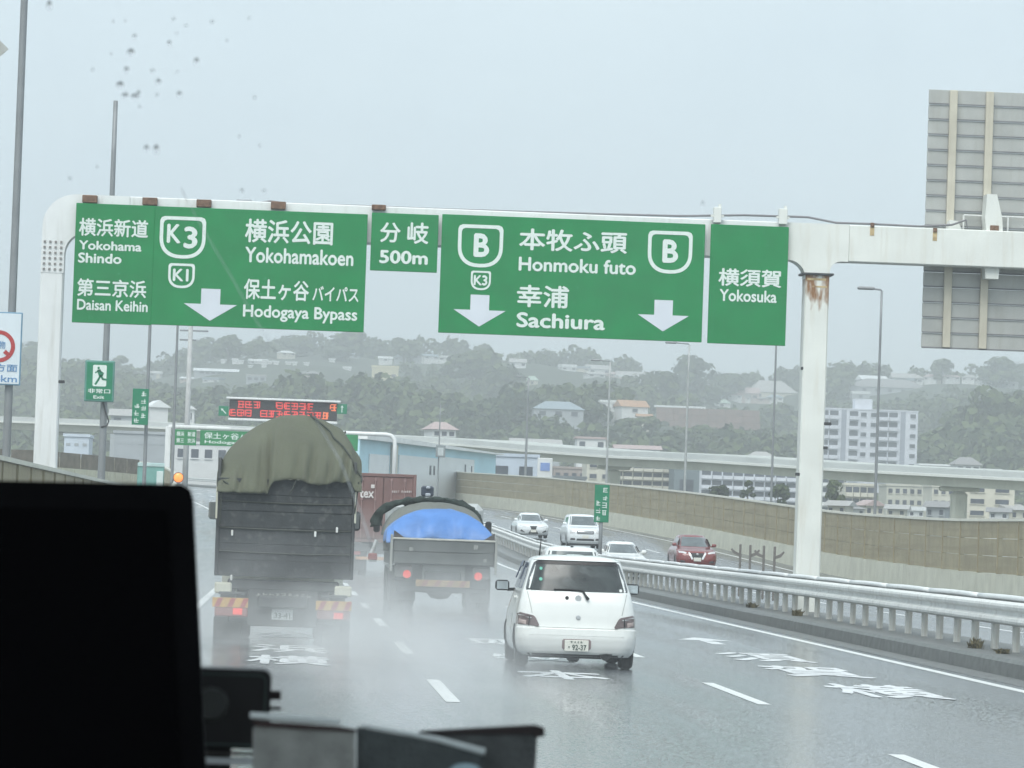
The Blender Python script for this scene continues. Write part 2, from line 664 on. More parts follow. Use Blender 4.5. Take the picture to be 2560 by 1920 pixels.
noise_barrier('tan panel noise barrier on concrete plinth along far side of opposite road', 25.0, 1, 60, 640, 120, 300)
noise_barrier('tan panel noise barrier at lower left behind the black monitor', -5.25, -1, 20, 640, 60, 160)

# ------------------------------------------------------------------ median guardrail
gr = thing('guardrail', 'silver corrugated guardrail on the median with close white posts', 'guardrail', rp3(11.3, 45))
GO = -rp3(11.3, 45)
PW = M('guardrail_post_paint', (.60, .61, .58), .5, var=.1, vs=3, streak=(.35, .30, .23), sk=.6)
TOPW = M('guardrail_top_paint', (.80, .82, .82), .3, var=.06)


def wbeam(X, dr, lo, hi):
    h = hi - lo
    f = [(0, 0), (.075, .10), (.085, .2), (.075, .32), (.012, .42), (.012, .58), (.075, .68), (.085, .8), (.075, .9), (0, 1)]
    a = [(X + dr * x, lo + z * h) for x, z in f]
    return a + [(X + dr * (x - .018), lo + z * h) for x, z in reversed(f)]


for a in np.arange(40, 300, 5.0):
    g = MB()
    extr(g, wbeam(11.22, -1, .66, 1.03), a + .01, a + 4.99, 5)
    MBshift(g, GO).build('rail_section', GALV, gr)
    g = MB()
    extr(g, wbeam(11.42, 1, .68, 1.05), a + .01, a + 4.99, 5)
    MBshift(g, GO).build('rear_rail_section', GALV, gr)
    g = MB()
    p = [rp3(11.30, a + 5 * k / 6, 1.075 + (.012 * math.sin(math.pi * k / 6))) for k in range(7)]
    g.tube([q + Vector((0, .02 if i == 0 else 0, 0)) for i, q in enumerate(p)], .045, 8)
    MBshift(g, GO).build('top_rail', TOPW, gr, smooth=True)
g = MB()
extr(g, wbeam(11.22, -1, .66, 1.03), 300, 620, 8)
extr(g, wbeam(11.42, 1, .68, 1.05), 300, 620, 8)
MBshift(g, GO).build('far_rail', GALV, gr)
pm = MB()
pm.bbox((0, 0, .36), (.11, .13, .82), .015)
pmesh = pm.mesh('post')
pmesh.materials.append(PW)
for i, s in enumerate(np.arange(42, 330, 1.8)):
    o = bpy.data.objects.new('post', pmesh)
    COL.objects.link(o)
    o.parent = gr
    o.location = rp3(11.32 + rnd.uniform(-.01, .01), s + rnd.uniform(-.1, .1), .24) + GO
    o.rotation_euler = (rnd.uniform(-.02, .02), rnd.uniform(-.02, .02), rnd.uniform(-.1, .1))
# weeds on the median
WEED = M('dry_weed', (.12, .105, .055), .85, var=.4, vs=9)
for i, (X, s, h, lab) in enumerate(((11.0, 63.5, .22, 'dry brown weed on the kerb under the guardrail near right edge'),
                                    (10.95, 60.8, .09, 'low dark weed on the kerb nearest the right picture edge'),
                                    (11.0, 86.0, .2, 'bushy dry weed on the kerb left of the rusty gantry post'),
                                    (11.0, 94.5, .15, 'small dry weed against guardrail posts behind the white hatchback'))):
    g = MB()
    for k in range(90):
        a, rr = rnd.uniform(0, 6.28), rnd.uniform(0, .13)
        c = Vector((rr * math.cos(a), rr * math.sin(a) * 2, 0))
        tip = c + Vector((rnd.gauss(0, .05), rnd.gauss(0, .09), h * rnd.uniform(.25, 1) * (1 - rr * 3)))
        s2 = Vector((math.sin(a), -math.cos(a), 0)) * .012
        g.add([c - s2, c + s2, (c + tip) / 2 + s2 * 1.4 + Vector((0, 0, .03)), tip, (c + tip) / 2 - s2 * 1.4 + Vector((0, 0, .03))], [(0, 1, 2, 3, 4)])
    o = g.build('weed', WEED, None, loc=rp3(X, s, .25))
    tag(o, lab, 'weed', 'weeds along the median kerb')

# ------------------------------------------------------------------ sign gantry (near)
GY = 91.7
gy = GY
base_r = hit(2016, 1520, GY)
gan = thing('sign_gantry', 'white steel sign gantry spanning the road, rust on its right post', 'gantry', (3.1, GY, 0))
GOF = Vector((-3.1, -GY, 0))
FF = GY - .30          # front of beam
xl0, xr0 = hit(103, 720, GY).x, hit(158, 720, GY).x
xl = (xl0 + xr0) / 2
pw = .52
bt, bb_ = hit(900, 516, GY).z, hit(900, 516, GY).z - .86
# left post and its bend
g = MB()
g.bbox((xl, GY, bb_ / 2 - .55), (pw, .56, bb_ - 1.1 + .9), .03)
MBshift(g, GOF).build('post', WHITE, gan)
g = MB()
R = .75
arc = []
for k in range(9):      # outer bend
    t = math.pi / 2 * k / 8
    arc.append((xl - pw / 2 + R - R * math.cos(t), bt - R + R * math.sin(t)))
inn = []
r2 = .5
for k in range(7):
    t = math.pi / 2 * k / 6
    inn.append((xl + pw / 2 + r2 - r2 * math.cos(t), bb_ - r2 + r2 * math.sin(t)))
zb = bb_ - .95
poly = [(xl - pw / 2, zb)] + arc + [(xl + 1.7, bt), (xl + 1.7, bb_)] + inn[::-1] + [(xl + pw / 2, zb)]
g.prism(poly, GY - .29, GY + .29)
g = MB().prism(poly, GY - .29, GY + .29)
MBshift(g, GOF).build('corner_bend', WHITE, gan)
g = MB()
for r_ in range(6):
    for c_ in range(4):
        g.box((xl - .19 + c_ * .125, GY - .30, zb + .08 + r_ * .125), (.05, .03, .05))
MBshift(g, GOF).build('splice_bolts', M('bolt_grey', (.25, .24, .23), .5, var=.2), gan)
# right post
def rust_head(name, ztop):
    """weathered paint with rust runs that start under the flange"""
    m = CREAMPOST.copy()
    m.name = name
    n, l = m.node_tree.nodes, m.node_tree.links
    b = n['Principled BSDF']
    src = b.inputs['Base Color'].links[0].from_socket
    t = n.new('ShaderNodeTexCoord')
    se = n.new('ShaderNodeSeparateXYZ')
    l.new(t.outputs['Object'], se.inputs[0])
    up = n.new('ShaderNodeMapRange')
    for k_, v_ in (('From Min', ztop - 1.5), ('From Max', ztop - .05), ('To Min', -.34), ('To Max', .16)):
        up.inputs[k_].default_value = v_
    l.new(se.outputs['Z'], up.inputs['Value'])
    ma = n.new('ShaderNodeMapping')
    ma.inputs['Scale'].default_value = (1, 1, .3)
    l.new(t.outputs['Object'], ma.inputs['Vector'])
    q = n.new('ShaderNodeTexNoise')
    q.inputs['Scale'].default_value, q.inputs['Detail'].default_value = 6, 6
    l.new(ma.outputs['Vector'], q.inputs['Vector'])
    ad = n.new('ShaderNodeMath')
    ad.operation = 'ADD'
    l.new(q.outputs['Fac'], ad.inputs[0])
    l.new(up.outputs['Result'], ad.inputs[1])
    mr = n.new('ShaderNodeValToRGB')
    mr.color_ramp.elements[0].position, mr.color_ramp.elements[1].position = .46, .66
    l.new(ad.outputs[0], mr.inputs['Fac'])
    x = n.new('ShaderNodeMix')
    x.data_type = 'RGBA'
    l.new(mr.outputs['Color'], x.inputs['Factor'])
    l.new(src, x.inputs['A'])
    x.inputs['B'].default_value = (.27, .135, .055, 1)
    l.new(x.outputs['Result'], b.inputs['Base Color'])
    return m


xr = hit(2039, 720, GY).x
zc = hit(2036, 687, GY).z
g = MB()
g.bbox((xr, GY, zc / 2), (.56, .56, zc), .03)
MBshift(g, GOF).build('post', rust_head('rust_headed_post', zc), gan)
g = MB()
g.bbox((xr, GY, zc), (.74, .72, .05), .01)
MBshift(g, GOF).build('flange', DARK, gan)
RUSTS = M('rust_stained_paint', (.52, .40, .22), .7, var=.35, vs=7, spot=(.2, .09, .04), sp=.56, ss=6)
for dx, dz, ww, hh in ((-.02, -.12, .44, .05), (.06, -.29, .34, .04)):
    g = MB()
    g.box((xr + dx, GY - .284, zc + dz), (ww, .006, hh))
    MBshift(g, GOF).build('rust_patch', RUSTS, gan)
g = MB()
r3 = .42
pl = [(xr - .28, zc + .02), (xr + .28, zc + .02)]
for k in range(7):
    t = math.pi / 2 * k / 6
    pl.append((xr + .28 + .25 - .25 * math.cos(t), bb_ - .25 + .25 * math.sin(t) + .0))
pl += [(xr + .7, bb_ + .002), (xr + .7, bt - .003), (xr - .9, bt - .003), (xr - .9, bb_ + .002)]
for k in range(6, -1, -1):
    t = math.pi / 2 * k / 6
    pl.append((xr - .28 - r3 + r3 * math.cos(t), bb_ - r3 + r3 * math.sin(t)))
g.prism(pl, GY - .285, GY + .285)
MBshift(g, GOF).build('corner_bend', CREAMPOST, gan)
# beam
xe = 28.5
g = MB()
g.bbox(((xl + 1.7 + xr - .9) / 2, GY, (bt + bb_) / 2), (xr - .9 - xl - 1.7, .56, bt - bb_), .02)
MBshift(g, GOF).build('beam', WHITE, gan)
g = MB()
g.bbox(((xr + .7 + xe) / 2, GY, (bt + bb_) / 2), (xe - xr - .7, .56, bt - bb_ - .01), .02)
MBshift(g, GOF).build('beam', CREAMPOST, gan)
g = MB()
g.bbox((xe + .3, GY, bt / 2), (.6, .6, bt), .03)
MBshift(g, GOF).build('post', CREAMPOST, gan)
# service cable, lamp box, brackets
g = MB()
pts = []
for px, py in ((165, 497), (250, 501), (420, 508), (600, 514), (675, 503), (720, 509), (900, 515), (1100, 523), (1300, 529), (1500, 535), (1700, 540), (1860, 538), (1960, 541), (2020, 543), (2090, 557), (2180, 560), (2300, 566), (2380, 562), (2415, 550), (2420, 578), (2560, 582)):
    p = hit(px, py, GY - .2)
    pts.append(p)
g.tube(pts, .028, 6)
MBshift(g, GOF).build('cable', M('cable_grey', (.2, .2, .21), .6), gan)
for px, py, ww, hh, mt in ((225, 498, .34, .17, RUST), (375, 504, .34, .17, RUST), (510, 509, .34, .17, RUST), (696, 514, .34, .17, RUST), (947, 519, .32, .12, RUST),
                           (1793, 538, .17, .36, CREAMPOST), (1957, 542, .19, .36, CREAMPOST)):
    p = hit(px, py, FF - .05)
    g = MB()
    g.bbox((p.x, FF - .02, p.z), (ww, .3, hh), .012)
    if mt is CREAMPOST:
        g.box((p.x + .05, FF - .08, p.z + .2), (.06, .1, .1))
        g.box((p.x, FF - .08, p.z - .02), (.3, .08, .05))
    MBshift(g, GOF).build('bracket', mt, gan)
p = hit(611, 507, GY)
g = MB()
g.bbox((p.x, GY - .1, p.z), (.36, .3, .12), .02)
MBshift(g, GOF).build('junction_box', M('grey_box', (.33, .35, .37), .5), gan)
for px, py in ((2181, 562), (2338, 575)):
    p = hit(px, py, GY - .3)
    g = MB()
    g.bbox((p.x, GY - .3, p.z), (.09, .05, .1), .01)
    MBshift(g, GOF).build('cable_clip', RUST, gan)
    g = MB()
    g.box((p.x, GY - .284, p.z - .15), (.1, .006, .2))
    MBshift(g, GOF).build('rust_patch', RUSTS, gan)
for px, py, dx in ((2010, 922, 0), (1996, 1186, -.1), (2064, 1060, .12), (152, 955, .1), (2055, 1120, .05)):
    p = hit(px, py, GY)
    g = MB()
    g.bbox((p.x, GY - .22, p.z), (.2, .1, .07), .01)
    MBshift(g, GOF).build('step_bracket', DARK, gan)


def shield(parent, cx, cz, wd, ht, Y, th):
    def ol(w_, h_):
        p = [(-w_ / 2 + .1 * w_, h_ / 2), (w_ / 2 - .1 * w_, h_ / 2), (w_ / 2 - .03 * w_, h_ / 2 - .03 * w_), (w_ / 2, h_ / 2 - .1 * w_)]
        for k in range(0, 17):
            t = math.pi * k / 16
            p.append((w_ / 2 * math.copysign(abs(math.cos(t)) ** .8, math.cos(t)), -.02 * h_ - (h_ * .48) * math.sin(t) ** .9 if 0 < k < 16 else -.02 * h_))
        p += [(-w_ / 2, h_ / 2 - .1 * w_), (-w_ / 2 + .03 * w_, h_ / 2 - .03 * w_)]
        return [(cx + x, cz + z) for x, z in p]
    a = ol(wd, ht)
    b = ol(wd - 2 * th, ht - 2 * th)
    g = MB()
    g.band(b, a, Y, Y + .004)
    return g.build('shield_outline', LETTER, parent)


def arrow(parent, c, wd, ht, Y):
    x, z = c
    g = MB()
    g.prism([(x - .18 * wd, z + ht / 2), (x - .18 * wd, z + .02 * ht), (x - wd / 2, z + .02 * ht), (x, z - ht / 2), (x + wd / 2, z + .02 * ht), (x + .18 * wd, z + .02 * ht), (x + .18 * wd, z + ht / 2)], Y, Y + .004)
    return g.build('arrow', ARROWW, parent)


BY = FF - .16
PXM = F / BY


def board(label, tl, br, items, mat=GREEN, ribs=2):
    a, b = hit(*tl, BY), hit(*br, BY)
    cx = (a.x + b.x) / 2
    t = thing('direction_sign', label, 'road sign', (cx, BY, b.z))
    wd, ht = b.x - a.x, a.z - b.z
    g = MB()
    g.bbox((0, .03, ht / 2), (wd, .06, ht), .008)
    g.build('board', mat, t)
    for k in range(ribs):
        g = MB()
        x = wd * (-.32 + .64 * k / max(1, ribs - 1))
        g.box((x, .115, ht / 2), (.09, .11, ht * .92))
        g.build('mounting_rib', GALV, t)
    L = lambda px, py: (hit(px, py, BY).x - cx, hit(px, py, BY).z - b.z)
    for it in items:
        k = it[0]
        x, z = L(it[2], it[3]) if k == 't' else L(it[1], it[2])
        if k == 't':
            text(t, it[1], (x, -.005, z), it[4] / PXM, it[5] / PXM, LETTER, it[6] if len(it) > 6 else .022)
        elif k == 's':
            shield(t, x, z, it[3] / PXM, it[4] / PXM, -.008, it[5] / PXM)
        elif k == 'a':
            arrow(t, (x, z), it[3] / PXM, it[4] / PXM, -.008)
    return t


z1 = lambda x, y: (x / 2.304, 440 + y / 2.304)
z2 = lambda x, y: (880 + x / 1.907, 480 + y / 1.907)
q1, q2 = 1 / 2.304, 1 / 1.907


def T1(s, x0, y0, x1, y1, b=.022):
    """lettering measured in a close-up: box of its ink, sheared by the picture's roll"""
    cx, cy = z1((x0 + x1) / 2, (y0 + y1) / 2)
    return ('t', s, cx, cy, (x1 - x0) * q1, ((y1 - y0) - (x1 - x0) * .035) * q1, b)


def T2(s, x0, y0, x1, y1, b=.022):
    cx, cy = z2((x0 + x1) / 2, (y0 + y1) / 2)
    return ('t', s, cx, cy, (x1 - x0) * q2, ((y1 - y0) - (x1 - x0) * .035) * q2, b)


board('green sign for 横浜新道 and 第三京浜, leftmost on the near gantry', (191, 507), (377, 813), [
    T1('横浜新道', 456, 240, 853, 358), T1('Yokohama', 455, 370, 815, 436, .03), T1('Shindo', 450, 440, 700, 508, .03),
    T1('第三京浜', 445, 588, 842, 705), T1('Daisan Keihin', 445, 708, 850, 785, .025)])
board('large green sign with K3 shield, 横浜公園 and one white arrow', (388, 515), (909, 831), [
    ('s', *z1(1052, 355), 264 * q1, 242 * q1, 20 * q1), T1('K', 962, 275, 1042, 388, .03), T1('3', 1058, 290, 1138, 420, .03),
    ('s', *z1(1045, 575), 152 * q1, 142 * q1, 14 * q1), T1('K1', 996, 533, 1086, 608, .03),
    T1('横浜公園', 1412, 245, 1918, 400), T1('Yokohamakoen', 1412, 408, 2036, 520, .025),
    T1('保土ヶ谷', 1405, 590, 1780, 722), T1('バイパス', 1800, 632, 2066, 728), T1('Hodogaya Bypass', 1400, 740, 2058, 856, .025),
    ('a', *z1(1212, 742), 305 * q1, 184 * q1)], ribs=3)
board('small green sign reading 分岐 500m between the two large signs', (930, 531), (1092, 682), [
    T2('分', 133, 143, 232, 243), T2('岐', 264, 143, 366, 250), T2('500m', 130, 275, 362, 348, .03)])
board('large green sign with two B shields, 本牧ふ頭 and two arrows', (1106, 535), (1754, 856), [
    ('s', *z2(612, 258), 216 * q2, 204 * q2, 17 * q2), T2('B', 580, 196, 655, 312, .035),
    ('s', *z2(614, 422), 96 * q2, 92 * q2, 9 * q2), T2('K3', 580, 395, 646, 447, .035),
    ('s', *z2(1516, 288), 214 * q2, 204 * q2, 17 * q2), T2('B', 1480, 225, 1556, 340, .035),
    T2('本牧ふ頭', 795, 172, 1315, 295), T2('Honmoku futo', 793, 308, 1356, 396, .025),
    T2('幸浦', 785, 440, 1035, 556), T2('Sachiura', 783, 572, 1208, 660, .028),
    ('a', *z2(608, 566), 250 * q2, 152 * q2), ('a', *z2(1484, 590), 246 * q2, 150 * q2)], ribs=3)
board('narrow green sign for 横須賀 beside the rusty gantry post', (1778, 560), (1963, 865), [
    T2('横須賀', 1745, 362, 2050, 458), T2('Yokosuka', 1750, 462, 2027, 530, .025)])

# back of the sign for the opposite road
a, b = hit(2323, 222, GY + .5), hit(2323, 870, GY + .5)
bs = thing('big_sign', 'grey ribbed back of a big sign hung on the beam at upper right', 'road sign', (a.x + 3.2, GY + .5, b.z))
ALU = M('aluminium_sheet', (.43, .44, .42), .5, metal=.2, var=.12, vs=1.5, streak=(.34, .33, .29), sk=.4)
rows = 17
H = a.z - b.z
for k in range(rows):
    g = MB()
    g.bbox((0, .02, H * (k + .5) / rows), (6.4, .05, H / rows - .022), .008)
    g.build('sheet_panel', ALU, bs)
    g = MB()
    g.box((0, -.02, H * k / rows + .012), (6.38, .04, .035))
    g.build('stiffener', M('stiffener_grey', (.20, .205, .21), .5, var=.2), bs)
    for x0 in (-1.3, -.4, .9):
        if rnd.random() < .8:
            g = MB()
            g.box((x0 + 1.9 + rnd.uniform(-.1, .1), -.032, H * k / rows + .05), (.42, .02, .035))
            g.build('joint_highlight', M('highlight_alu', (.72, .74, .75), .35, metal=.3), bs)  # bright strips stand in for white highlights along the panel joints
for dx in (.57, 1.42, 3.6, 5.2):
    g = MB()
    g.bbox((-3.2 + dx, -.07, H / 2), (.18, .1, H - .04), .01)
    g.build('upright', M('cream_upright', (.54, .51, .42), .55, var=.1, streak=(.4, .36, .28), sk=.4), bs)
cx, cz = -3.2 + 1.5, bt - b.z
g = MB()
g.prism([(cx - .16, cz - .02), (cx + .22, cz - .02), (cx + .2, cz + .3), (cx + .06, cz + .85), (cx - .17, cz + .85), (cx - .2, cz + .3)], -.62, -.1)
g.build('arm_bracket', CREAMPOST, bs)
g = MB()
g.bbox((cx + .02, -.63, cz + .06), (.2, .06, .13), .01)
g.build('bracket_shoe', RUST, bs)
g = MB()
g.prism([(cx - .15, bb_ - b.z - .25), (cx + .15, bb_ - b.z - .25), (cx + .17, bb_ - b.z + .02), (cx - .17, bb_ - b.z + .02)], -.62, -.2)
g.build('lower_clamp', CREAMPOST, bs)
g = MB()
g.prism([(-3.2 + .45, cz - .04), (-3.2 + .8, cz - .04), (-3.2 + .68, cz + .2), (-3.2 + .5, cz + .22)], -.55, -.1)
g.build('arm_bracket', CREAMPOST, bs)
g = MB()
for x in (cx - .62, cx + .42):
    g.tube([(x, -.12, cz), (x, -.12, cz + .38)], .022, 6)
g.tube([(cx - .62, -.12, cz + .38), (cx + 1.6, -.12, cz + .38)], .02, 6)
g.build('service_rail', GALV, bs)
# ------------------------------------------------------------------ lamp posts and small signs
def lamp_post(label, px, py, Y, ztop, r0=.11, r1=.06, arm=0, zb=None, light=False):
    p = hit(px, py, Y)
    zb = (zr(Y) - 1.0) if zb is None else zb
    t = thing('lamp_post', label, 'lamp post', (p.x, Y, zb), 0, 'street lamp posts along the expressway')
    h = ztop - zb
    g = MB()
    n = 8
    g.tube([(0, 0, h * k / n) for k in range(n + 1)], [r0 + (r1 - r0) * k / n for k in range(n + 1)], 10)
    g.build('shaft', M('pale_post_steel', (.40, .42, .42), .5, metal=.2, var=.15) if light else POLE, t, smooth=True)
    g = MB()
    g.lathe([(0, r0 + .05), (.05, r0 + .05), (.3, r0 + .03), (.32, r0 - .005)], (0, 0, 0), 'Z', 10)
    g.build('base_sleeve', POLE, t)
    if arm:
        g = MB()
        g.tube([(0, 0, h - .02), (arm * .05, 0, h + .05), (arm, 0, h + .12)], .04, 8)
        g.build('arm', POLE, t, smooth=True)
        g = MB()
        g.bbox((arm * 1.0, 0, h + .1), (.75, .3, .14), .05)
        g.build('lamp_head', M('lamp_head_grey', (.28, .29, .3), .5), t)
    return t


lamp_post('tall grey lamp post at left picture edge carrying the white prohibition sign', 41, 500, 88, 17, .10, .075, 0)
lamp_post('grey lamp post with pointed top carrying the green exit sign', 272, 700, 139, hit(291, 252, 139).z, .155, .08)
lamp_post('grey lamp post below large green sign beside vertical teal sign', 370, 950, 176, 14.5, .10, .06, 1.3)
lamp_post('thin grey lamp post left of the red message display', 439, 950, 215, 14.2, .10, .06, 1.3)
lamp_post('lamp post with its lamp head in clear sky right of rusty gantry post', 2199, 900, 174, hit(2214, 728, 174).z, .075, .05, -.7)
lamp_post('lamp post standing just left of the rusty gantry post', 1936, 1000, 211, 13.3, .075, .05, -1.2)
lamp_post('lamp post below the right end of the B shield sign', 1719, 1000, 257, 14.3, .09, .06, -1.2, light=True)
lamp_post('lamp post in front of the blue roofed house', 1521, 1050, 323, hit(1527, 905, 323).z, .10, .07, -1.2, light=True)
lamp_post('far thin lamp post in front of the yellowish tree tops', 1317, 1080, 420, hit(1322, 945, 420).z, .15, .10, -1.2)
lamp_post('faint thin lamp post above the container truck', 1100, 1050, 330, hit(1102, 1010, 330).z, .07, .05)

# utility pole on the left
p = hit(470, 1000, 340)
up = thing('utility_pole', 'utility pole with short crossarms under the large green sign', 'utility pole', (p.x, 340, 1))
top = hit(474, 812, 340).z - 1
g = MB().tube([(0, 0, 0), (0, 0, top)], [.28, .2], 10)
g.build('shaft', M('concrete_pole', (.42, .43, .43), .7), up, smooth=True)
for dz, ln, dx in ((.5, 2.4, .3), (1.3, 1.4, -.2)):
    g = MB().box((dx, 0, top - dz), (ln, .12, .14))
    g.build('crossarm', POLE, up)

# running-man exit sign
Y = 139 - .35
a, b = hit(216, 905, Y), hit(283, 1003, Y)
cx, W, Hh = (hit(249, 950, Y).x), 68 / (F / Y), 97 / (F / Y)
ex = thing('exit_sign', 'green emergency exit sign with a running figure on the lamp post', 'exit sign', (cx, Y, b.z))
g = MB().bbox((0, 0, Hh / 2), (W + .08, .16, Hh + .08), .03)
g.build('case', M('teal_case', (.10, .26, .22), .5, var=.1), ex)
g = MB().box((0, -.086, Hh / 2), (W - .06, .012, Hh - .06))
g.build('face', TEALG, ex)
dw, dh = W * .5, Hh * .55
dz = Hh * .64
g = MB().prism(rrect(-dw / 2 + .0, dw / 2, dz - dh / 2, dz + dh / 2, .05), -.098, -.094)
g.build('doorway', LETTER, ex)
g = MB()
u = dh
def limb(pts, r):
    for (x0, z0), (x1, z1_) in zip(pts, pts[1:]):
        d = Vector((x1 - x0, z1_ - z0)).normalized() * r
        nx, nz_ = -d.y, d.x
        g.prism([(x0 - nx - d.x * .5, dz + z0 - nz_ - d.y * .5), (x1 - nx + d.x * .5, dz + z1_ - nz_ + d.y * .5), (x1 + nx + d.x * .5, dz + z1_ + nz_ + d.y * .5), (x0 + nx - d.x * .5, dz + z0 + nz_ - d.y * .5)], -.106, -.102)
g.prism([(-.06 * u * 1 + .055 * u * math.cos(t * .7), dz + .36 * u + .06 * u * math.sin(t * .7)) for t in range(9)], -.106, -.102)
limb([(-.04 * u, .24 * u), (.05 * u, 0)], .085 * u)
limb([(-.02 * u, .24 * u), (-.2 * u, .14 * u)], .03 * u)
limb([(.0, .22 * u), (.16 * u, .12 * u), (.12 * u, 0)], .03 * u)
limb([(.04 * u, 0), (-.06 * u, -.2 * u), (-.18 * u, -.4 * u)], .045 * u)
limb([(.06 * u, 0), (.16 * u, -.16 * u), (.34 * u, -.18 * u)], .045 * u)
g.build('running_figure', TEALG, ex)
text(ex, '非常口', (0, -.097, Hh * .245), W * .82, Hh * .12, LETTER, .02)
text(ex, 'Exit', (0, -.097, Hh * .09), W * .4, Hh * .085, LETTER, .03)
g = MB().tube([(.13, .2, -.02), (.22, .2, -.3), (.36, .2, -.7), (.3, .2, -.85), (.1, .2, -.9)], .03, 6)
g.build('power_cable', DARK, ex, smooth=True)


def tall_sign(label, cx, cy, wpx, hpx, Y, post_to=None, seed=1):
    k = F / Y
    p = hit(cx, cy + hpx / 2, Y)
    W, H_ = wpx / k, hpx / k
    t = thing('vertical_sign', label, 'road sign', (p.x, Y, p.z))
    MBB = MB().bbox((0, .03, H_ / 2), (W, .06, H_), .01)
    MBB.build('board', TEALG, t)
    r = random.Random(seed)
    for i, (col, z0, n) in enumerate(((.2, .86, 4), (-.22, .52, 3))):
        for j in range(n):
            g = MB()
            glyph(g, col * W, -.006, (z0 - j * .2) * H_, .15 * H_, r, .34 * W)
            g.build('character', LETTER, t)
    if post_to is not None:
        g = MB().tube([(0, .1, post_to - p.z), (0, .1, H_ * .9)], .07, 8)
        g.build('post', POLE, t, smooth=True)
    return t


tall_sign('narrow vertical teal sign fixed to the lamp post on the left', 349, 1017, 40, 90, 175.4, None, 3)
tall_sign('narrow vertical teal sign on a post in the median above the cars', 1503, 1259, 37, 94, 149, zr(149) + .2, 5)
t = thing('small_sign', 'small grey sign on the thin post above the container truck', 'road sign', hit(1101, 1143, 329.5))
k = 329.5 / F
MB().bbox((0, 0, 15 * k), (24 * k, .08, 30 * k), .02).build('board', M('sign_grey', (.22, .25, .26), .5), t)
MB().box((0, -.06, 14 * k), (14 * k, .03, 20 * k)).build('face', M('pale_face', (.5, .55, .56), .5), t)

# white prohibition sign cut by the left picture edge
Y = 88 - .22
k = Y / F
br = hit(50, 964, Y)
t = thing('prohibition_sign', 'white sign with red ring and blue letters at left picture edge', 'road sign', (br.x - .75, Y, br.z))
W, H_ = 1.5, 182 * k
MB().bbox((0, .03, H_ / 2), (W, .06, H_), .012).build('board', M('sign_blue_edge', (.16, .30, .42), .5, var=.08), t)
MB().box((0, -.004, H_ / 2), (W - .06, .008, H_ - .06)).build('face', M('pale_blue_white', (.66, .73, .78), .45, var=.04), t)
cz = H_ - 86 * k
cxr = .75 - 50 * k - 6 * k
ro, ri = 40 * k, 30 * k
g = MB().band([(cxr + ri * math.cos(a_ * math.pi / 20), cz + ri * math.sin(a_ * math.pi / 20)) for a_ in range(40)],
              [(cxr + ro * math.cos(a_ * math.pi / 20), cz + ro * math.sin(a_ * math.pi / 20)) for a_ in range(40)], -.016, -.012)
g.build('red_ring', M('sign_red', (.42, .04, .04), .45, var=.05), t)
d = Vector((math.cos(math.radians(-40)), math.sin(math.radians(-40))))
nx = Vector((-d.y, d.x)) * 5 * k
e = Vector((cxr, cz))
g = MB().prism([tuple(e + d * ri * .62 - nx), tuple(e + d * ri * 1.02 - nx), tuple(e + d * ri * 1.02 + nx), tuple(e + d * ri * .62 + nx)], -.021, -.017)
g.build('red_bar', MATS['sign_red'], t)
BLUE = M('sign_blue', (.12, .27, .50), .5, var=.06)
text(t, '危険物', (cxr - 8 * k, -.012, cz + 4 * k), 48 * k, 20 * k, BLUE, .01)
text(t, '横浜方面', (.75 - 66 * k, -.012, H_ - 139 * k), 116 * k, 19 * k, BLUE, .01)
text(t, '4.3km', (.75 - 50 * k, -.012, H_ - 166 * k), 84 * k, 17 * k, BLUE, .01)

# corner of a diamond plate at upper left
p = hit(4, 122, 80)
t = thing('diamond_plate', 'corner of a grey plate cut by the upper left picture edge', 'sign', (p.x - .22, 80, p.z))
MB().prism([(-.36, 0), (0, -.33), (.36, 0), (0, .33)], -.02, .02).build('plate', ALU, t)
MB().tube([(-.3, .08, -p.z + .0), (-.3, .08, .2)], .06, 8).build('post', POLE, t)

# ------------------------------------------------------------------ far gantry and message display
Y = 310
k = Y / F
pl, pr = hit(421, 1070, Y), hit(988, 1090, Y)
t = thing('far_gantry', 'distant white gantry seen past the tarp covered truck', 'gantry', ((pl.x + pr.x) / 2, Y, zr(Y)))
ctr = Vector(((pl.x + pr.x) / 2, Y, zr(Y)))
half = (pr.x - pl.x) / 2
hz = (pl.z + pr.z) / 2 - zr(Y) + .1
MB().bbox((-half, 0, hz / 2 - .2), (.42, .4, hz + .4), .03).build('post', WHITE, t)
g = MB()
g.tube([(-half, 0, hz), (half - .7, 0, hz), (half - .3, 0, hz - .08), (half - .05, 0, hz - .35), (half, 0, hz - .8), (half, 0, 0)], .17, 10)
g.build('beam', WHITE, t, smooth=True)
LX = lambda px, py: hit(px, py, Y - .4) - ctr
def fboard(label, x0, y0, x1, y1, its):
    a, b = hit(x0, y0, Y - .35), hit(x1, y1, Y - .35)
    s = thing('direction_sign', label, 'road sign', ((a.x + b.x) / 2, Y - .35, b.z))
    w_, h_ = b.x - a.x, a.z - b.z
    MB().bbox((0, .03, h_ / 2), (w_, .06, h_), .01).build('board', GREEN, s)
    for tx, fx, fz, fw, fh in its:
        text(s, tx, (fx * w_, -.006, fz * h_), fw * w_, fh * h_, LETTER, .02)
fboard('small green sign at the left end of the distant gantry', 438, 1073, 490, 1114, (('横浜', -.25, .72, .36, .3), ('新道', .27, .72, .36, .3), ('第三', -.25, .3, .36, .3), ('京浜', .27, .3, .36, .3)))
fboard('green sign for 保土ヶ谷バイパス on the distant gantry', 501, 1075, 692, 1120, (('保土ヶ谷バイパス', 0, .66, .9, .42), ('Hodogaya Bypass', 0, .22, .88, .26)))
fboard('green sign partly hidden right of the tarp top on distant gantry', 720, 1081, 894, 1128, ())
